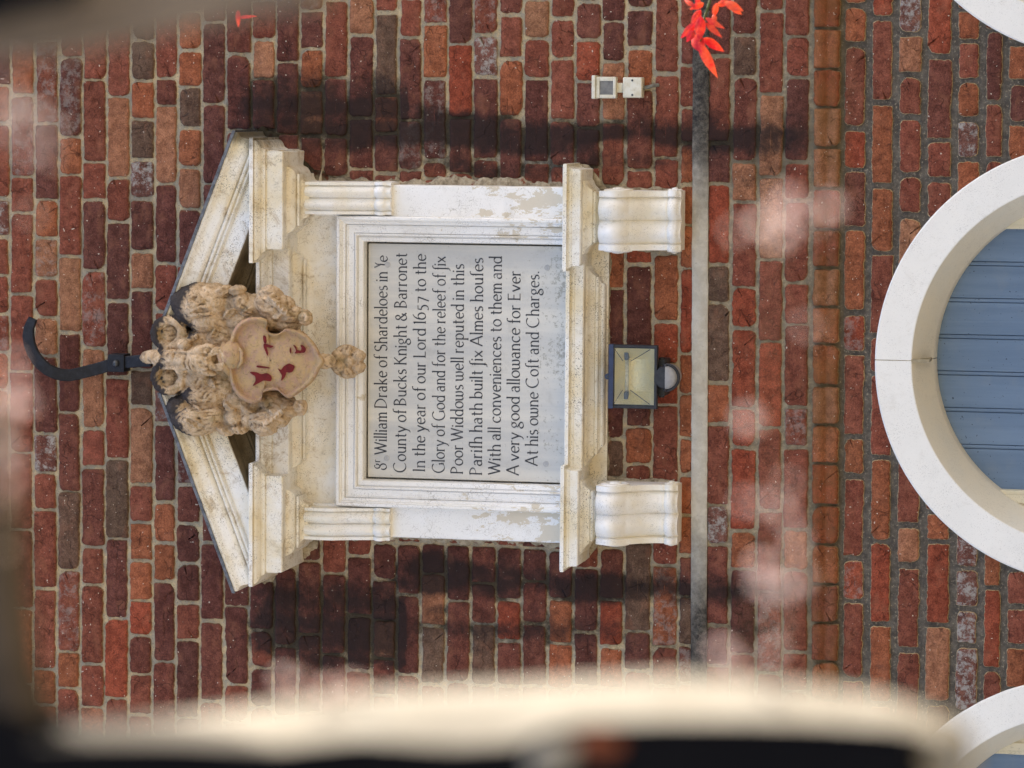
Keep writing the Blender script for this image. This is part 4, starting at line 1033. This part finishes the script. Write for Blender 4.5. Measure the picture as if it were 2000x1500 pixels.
m = MB(); m.tube([(p[0], -.136, p[2] - .004), (p[0], -.1405, p[2] - .004)], .0042, 12); m.build('screw', SCREW, lug, auto=40)
# bracket and motion sensor under the lamp
m = MB(); m.box(xc - .058, xc + .050, -.10, -.004, zb - .018, zb + .006, bev=.004); m.tube([(xc - .062, -.09, zb - .006), (xc + .056, -.09, zb - .006)], .009, 12); m.build('mounting_bracket', FLB, fl, auto=40)
p = U(1305, 737, .12); sx, sz = p[0], p[2]
m = MB(); rows = []
for d, r_ in ((.02, .030), (.06, .034), (.10, .036), (.128, .034), (.136, .030)):
    rows.append([(sx + r_ * math.cos(a), -d, sz + .012 + r_ * .86 * math.sin(a)) for a in [2 * math.pi * k / 28 for k in range(28)]])
m.grid(rows, close=True); m.f.append(tuple(4 * 28 + k for k in range(28))); m.m.append(0); sn = m.build('motion_sensor', FLB, fl, auto=45)
m = MB(); rows = []
for i in range(13):
    a = R(180 + 180 * i / 12); rows.append([(sx + rr * math.cos(a), -dd, sz + .006 + rr * math.sin(a)) for rr, dd in ((.0365, .06), (.0365, .122), (.033, .137), (.027, .1415), (.012, .143), (.001, .1435))])
m.grid(rows); m.build('sensor_lens', GREYL, sn, smooth=True)
m = MB(); m.tube([(sx + .0385 * math.cos(R(a)), -.128, sz + .006 + .0385 * math.sin(R(a))) for a in range(180, 361, 12)], .0045, 8); m.tube([(sx - .040, -.13, sz + .006), (sx + .040, -.13, sz + .006)], .006, 8); m.build('sensor_rim', FLB, sn, smooth=True)

# ------------------------------------------------------------------ passive sensor with junction box
pr = thing('wall_sensor', 'small white plastic movement sensor on a junction box, fixed to the brick wall', 'sensor', tuple(U(1210, 170, 0)))
def bx(px0, py0, px1, py1, d0, d1, bev):
    a = U(px0, py1, d1); b = U(px1, py0, d1); m = MB(); m.box(min(a[0], b[0]), max(a[0], b[0]), -d1, -d0, min(a[2], b[2]), max(a[2], b[2]), bev=bev); return m
m = bx(1159, 150, 1203, 192, .03, .062, .004); hd = m.build('sensor_head', PLAST, pr, auto=40)
m = bx(1155, 147, 1163, 193, .018, .074, .003); m.build('top_cap', PLAST, hd, auto=40)
for (u0, v0, u1, v1) in ((1164, 151, 1171, 191), (1197, 151, 1203, 191), (1171, 151, 1197, 158), (1171, 185, 1197, 191)):
    m = bx(u0, v0, u1, v1, .06, .068, .0015); m.build('lens_frame', PLAST, hd, auto=40)
m = bx(1170, 157, 1198, 186, .058, .0645, .001); m.build('lens', DGREY, hd)
m = bx(1203, 162, 1217, 181, .02, .045, .004); m.build('neck', PLAST, pr, auto=40)
m = bx(1216, 151, 1254, 191, -.004, .050, .004); jb_ = m.build('junction_box', PLAST, pr, auto=40)
m = bx(1216.5, 151.5, 1253.5, 190.5, .049, .056, .003); m.build('box_lid', PLAST, jb_, auto=40)
for py in (157, 185.5):
    p = U(1235, py, .056); m = MB(); m.tube([(p[0], -.054, p[2]), (p[0], -.0575, p[2])], .0032, 12); m.build('screw', SCREW, jb_, auto=40)
m = MB(); m.tube([U(1252, 172, .02), U(1262, 171, .028), U(1273, 168, .024), U(1284, 166, .012), U(1291, 166, -.006)], [.0065, .006, .0055, .0055, .0055], 10); m.build('cable', CABLE, pr, smooth=True)

# ------------------------------------------------------------------ red flower spray nearer the viewer
def petal(m, a, b, w, cup=.25, nseg=10):
    a, b = Vector(a), Vector(b); t = b - a; L = t.length; t.normalize(); view = Vector((0, -1, 0)); sd = t.cross(view).normalized(); nr = sd.cross(t)
    rows = []
    for i in range(nseg + 1):
        u = i / nseg; ww = w * (math.sin(math.pi * min(1, u ** .8 * .96 + .04)) ** 1.0) * .46
        c = a + t * (L * u) + nr * (math.sin(u * math.pi) * L * .08)
        rows.append([c + sd * (ww * k) + nr * (-abs(k) ** 2 * ww * cup) for k in (-1, -.6, -.2, .2, .6, 1)])
    m.grid(rows); rows2 = [[p - nr * .0006 for p in r_] for r_ in rows]; m.grid(rows2)
FDp = 5.3            # metres in front of the wall
KF = (10.2 - FDp) / 10.2 * .00155
def fq(x, y, dd=0.0): return U(1300 + x / 9.375, y / 9.375, FDp + dd)
rfl = thing('red_flower_spray', 'bright red flower spray with pointed petals hanging across the dark band', 'flower', (1.9, -FDp, 0))
PET = [((600, 760), (955, 1430), 190), ((520, 640), (700, 980), 260), ((700, 700), (1075, 945), 170), ((740, 420), (1035, 690), 120), ((730, 330), (1085, 525), 110), ((640, 180), (460, 480), 150), ((560, 420), (270, 705), 150), ((520, 560), (380, 770), 150), ((700, 60), (440, 170), 130), ((520, 110), (340, 0), 90), ((930, 60), (880, 320), 120), ((880, 260), (910, 420), 100), ((950, 90), (1180, 20), 130), ((1080, 40), (1425, 200), 170), ((1180, 90), (1400, 270), 130), ((640, 300), (620, 760), 220), ((600, -20), (560, 90), 110)]
for i, (a, b, w) in enumerate(PET):
    m = MB(); dd = random.uniform(-.012, .012); petal(m, fq(*a, dd), fq(*b, dd + random.uniform(-.01, .01)), w / 9.375 * KF)
    m.build('petal', PETR, rfl, smooth=True)
m = MB(); st_ = [fq(640, 760), fq(660, 560), fq(720, 300), fq(800, 60), fq(860, -200), fq(900, -700), fq(980, -1500)]
m.tube(st_ + [Vector((1.75, -FDp, 1.4)), Vector((1.9, -FDp, .6)), Vector((1.9, -FDp, 0))], [.0012, .0015, .0018, .002, .002, .0022, .0024, .003, .0034, .004], 8); m.build('stem', STEMG, rfl, smooth=True)
for k in range(5):
    b_ = Vector((1.88, -FDp, .15 + .25 * k)); e_ = b_ + Vector((random.uniform(.05, .35), random.uniform(-.2, .2), random.uniform(.35, .6)))
    m = MB(); petal(m, b_, e_, .035); m.build('leaf', STEMG, rfl, smooth=True)
rt2 = thing('red_flower_tip', 'tiny red T shaped petal tip entering the frame beside the dark blurred bar', 'flower', (2.0, -FDp - .3, 0))
m = MB(); g2 = lambda x, y: U(x, y, FDp + .3)
petal(m, g2(465, 20), g2(466, 54), 10 * KF); m.build('petal', PETR, rt2)
m = MB(); petal(m, g2(466, 35), g2(502, 32), 7 * KF); m.build('petal', PETR, rt2)
m = MB(); m.tube([g2(465, 22), g2(463, -40), g2(480, -260), Vector((1.9, -FDp - .3, 1.6)), Vector((2.0, -FDp - .3, 0))], [.0005, .0008, .0012, .002, .003], 8); m.build('stem', STEMG, rt2, smooth=True)

# ------------------------------------------------------------------ the gate the photographer looks through, blurred by its nearness
GD = 9.65
gate = thing('timber_gate', 'dark out of focus gate boards with a pale sunlit edge, close to the viewer', 'gate', (CX, -GD, 0))
def gq(x, y, d=0.0):
    """a point of the gate, d metres behind its viewer side"""
    return U(x, y, GD - d)
def slab(name, poly, mat, d0, d1, parent=gate):
    m = MB(); P_ = [gq(x, y, d0) for x, y in poly]; n = len(P_)
    m.grid([[(p[0], -GD + d0, p[2]) for p in P_], [(p[0], -GD + d1, p[2]) for p in P_]], close=True, cap=True); return m.build(name, mat, gate if parent is None else parent)
slab('gate_board', [(-700, 1390), (10, 1400), (70, 1440), (300, 1455), (470, 1462), (700, 1450), (860, 1462), (960, 1470), (1040, 1430), (1100, 1414), (1400, 1410), (1700, 1420), (1770, 1432), (1800, 1520), (1790, 2600), (-700, 2600)], GATED, 0, .012)
# pale worn edge: a chamfer turned towards the sun
E0 = [(60, 1425, 1455), (130, 1408, 1452), (350, 1392, 1452), (540, 1368, 1462), (700, 1347, 1446), (880, 1335, 1458), (1000, 1330, 1452), (1060, 1325, 1428), (1150, 1320, 1414), (1300, 1312, 1410), (1450, 1318, 1410), (1600, 1335, 1414), (1720, 1350, 1422), (1800, 1372, 1434), (1850, 1400, 1450)]
m = MB(); m.grid([[gq(x, a - 6, .0062), gq(x, a, .0042), gq(x, (a + b) / 2, .0016), gq(x, b, -.0008)] for x, a, b in [(x, a + 14, b) for x, a, b in E0]]); m.build('worn_edge', GATEC, gate, smooth=True)
m = MB(); m.ell(gq(1078, 1478, -.0005), (.0016, .001, .003), R(20)); m.build('paint_flake', GATEC, gate, smooth=True)
m = MB(); m.ell(gq(1170, 1452, -.0008), (.0014, .0006, .0026), 0); m.build('dry_leaf', LEAFB, gate, smooth=True)
slab('gate_brace', [(-700, -900), (700, -900), (600, 4), (360, 42), (120, 96), (0, 112), (-700, 170)], GATEB, .002, .012)
slab('gate_post', [(-700, -500), (200, -500), (130, -10), (30, 16), (-100, 50), (-700, 90)], GATED, -.004, .0018)
slab('gate_rail', [(-700, 700), (-30, 800), (-6, 980), (8, 1180), (24, 1320), (60, 1420), (90, 1470), (-700, 1470)], m_plain('gate_rail_stain', lin(64, 57, 50), lin(82, 73, 64), .9, .1, 120, .4), .003, .011)
slab('gate_stile', [(1800, 1470), (1835, 1412), (1890, 1455), (1900, 2300), (1795, 2300)], GATEC, .003, .010)

# ------------------------------------------------------------------ pale petal specks added close to the viewer to make hazy blobs
tw = thing('haze_specks', 'pale haze blobs made from added petal specks close to the viewer, veiling the brickwork', 'haze_speck', tuple(gq(1500, 1400)))
BL = [(1522, 425, 66, 66, 10), (1500, 1035, 70, 80, 7), (1560, 1110, 90, 80, 5), (85, 285, 40, 130, 10), (30, 230, 30, 130, 8), (18, 820, 30, 110, 12), (12, 990, 26, 110, 8), (640, 1350, 100, 26, 4), (1480, 1280, 110, 50, 7), (1500, 640, 110, 160, 3)]
for i, (x, y, rx, ry, cnt) in enumerate(BL):
    k = .35 / 6667
    for q_ in range(cnt):
        px, py = x + random.gauss(0, rx * .55), y + random.gauss(0, ry * .55)
        m = MB(); c = gq(px, py, .004); a = random.uniform(8, 17) * .92
        m.ell((c[0], c[1], c[2]), (a * k, .0005, a * k * random.uniform(.7, 1.3)), R(random.uniform(-60, 60)), nu=10, nv=6); m.build('petal', PETW, tw, smooth=True)
    c = gq(x, y, .0045); e = gq(x + random.uniform(-60, 60), 1440, .0045) if x > 100 else gq(-60, y + 40, .0045)
    m = MB(); m.tube([c, (Vector(c) + Vector(e)) / 2 + Vector((0, .001, .0008)), e], .00006, 5); m.build('stem', STEMG, tw, smooth=True)
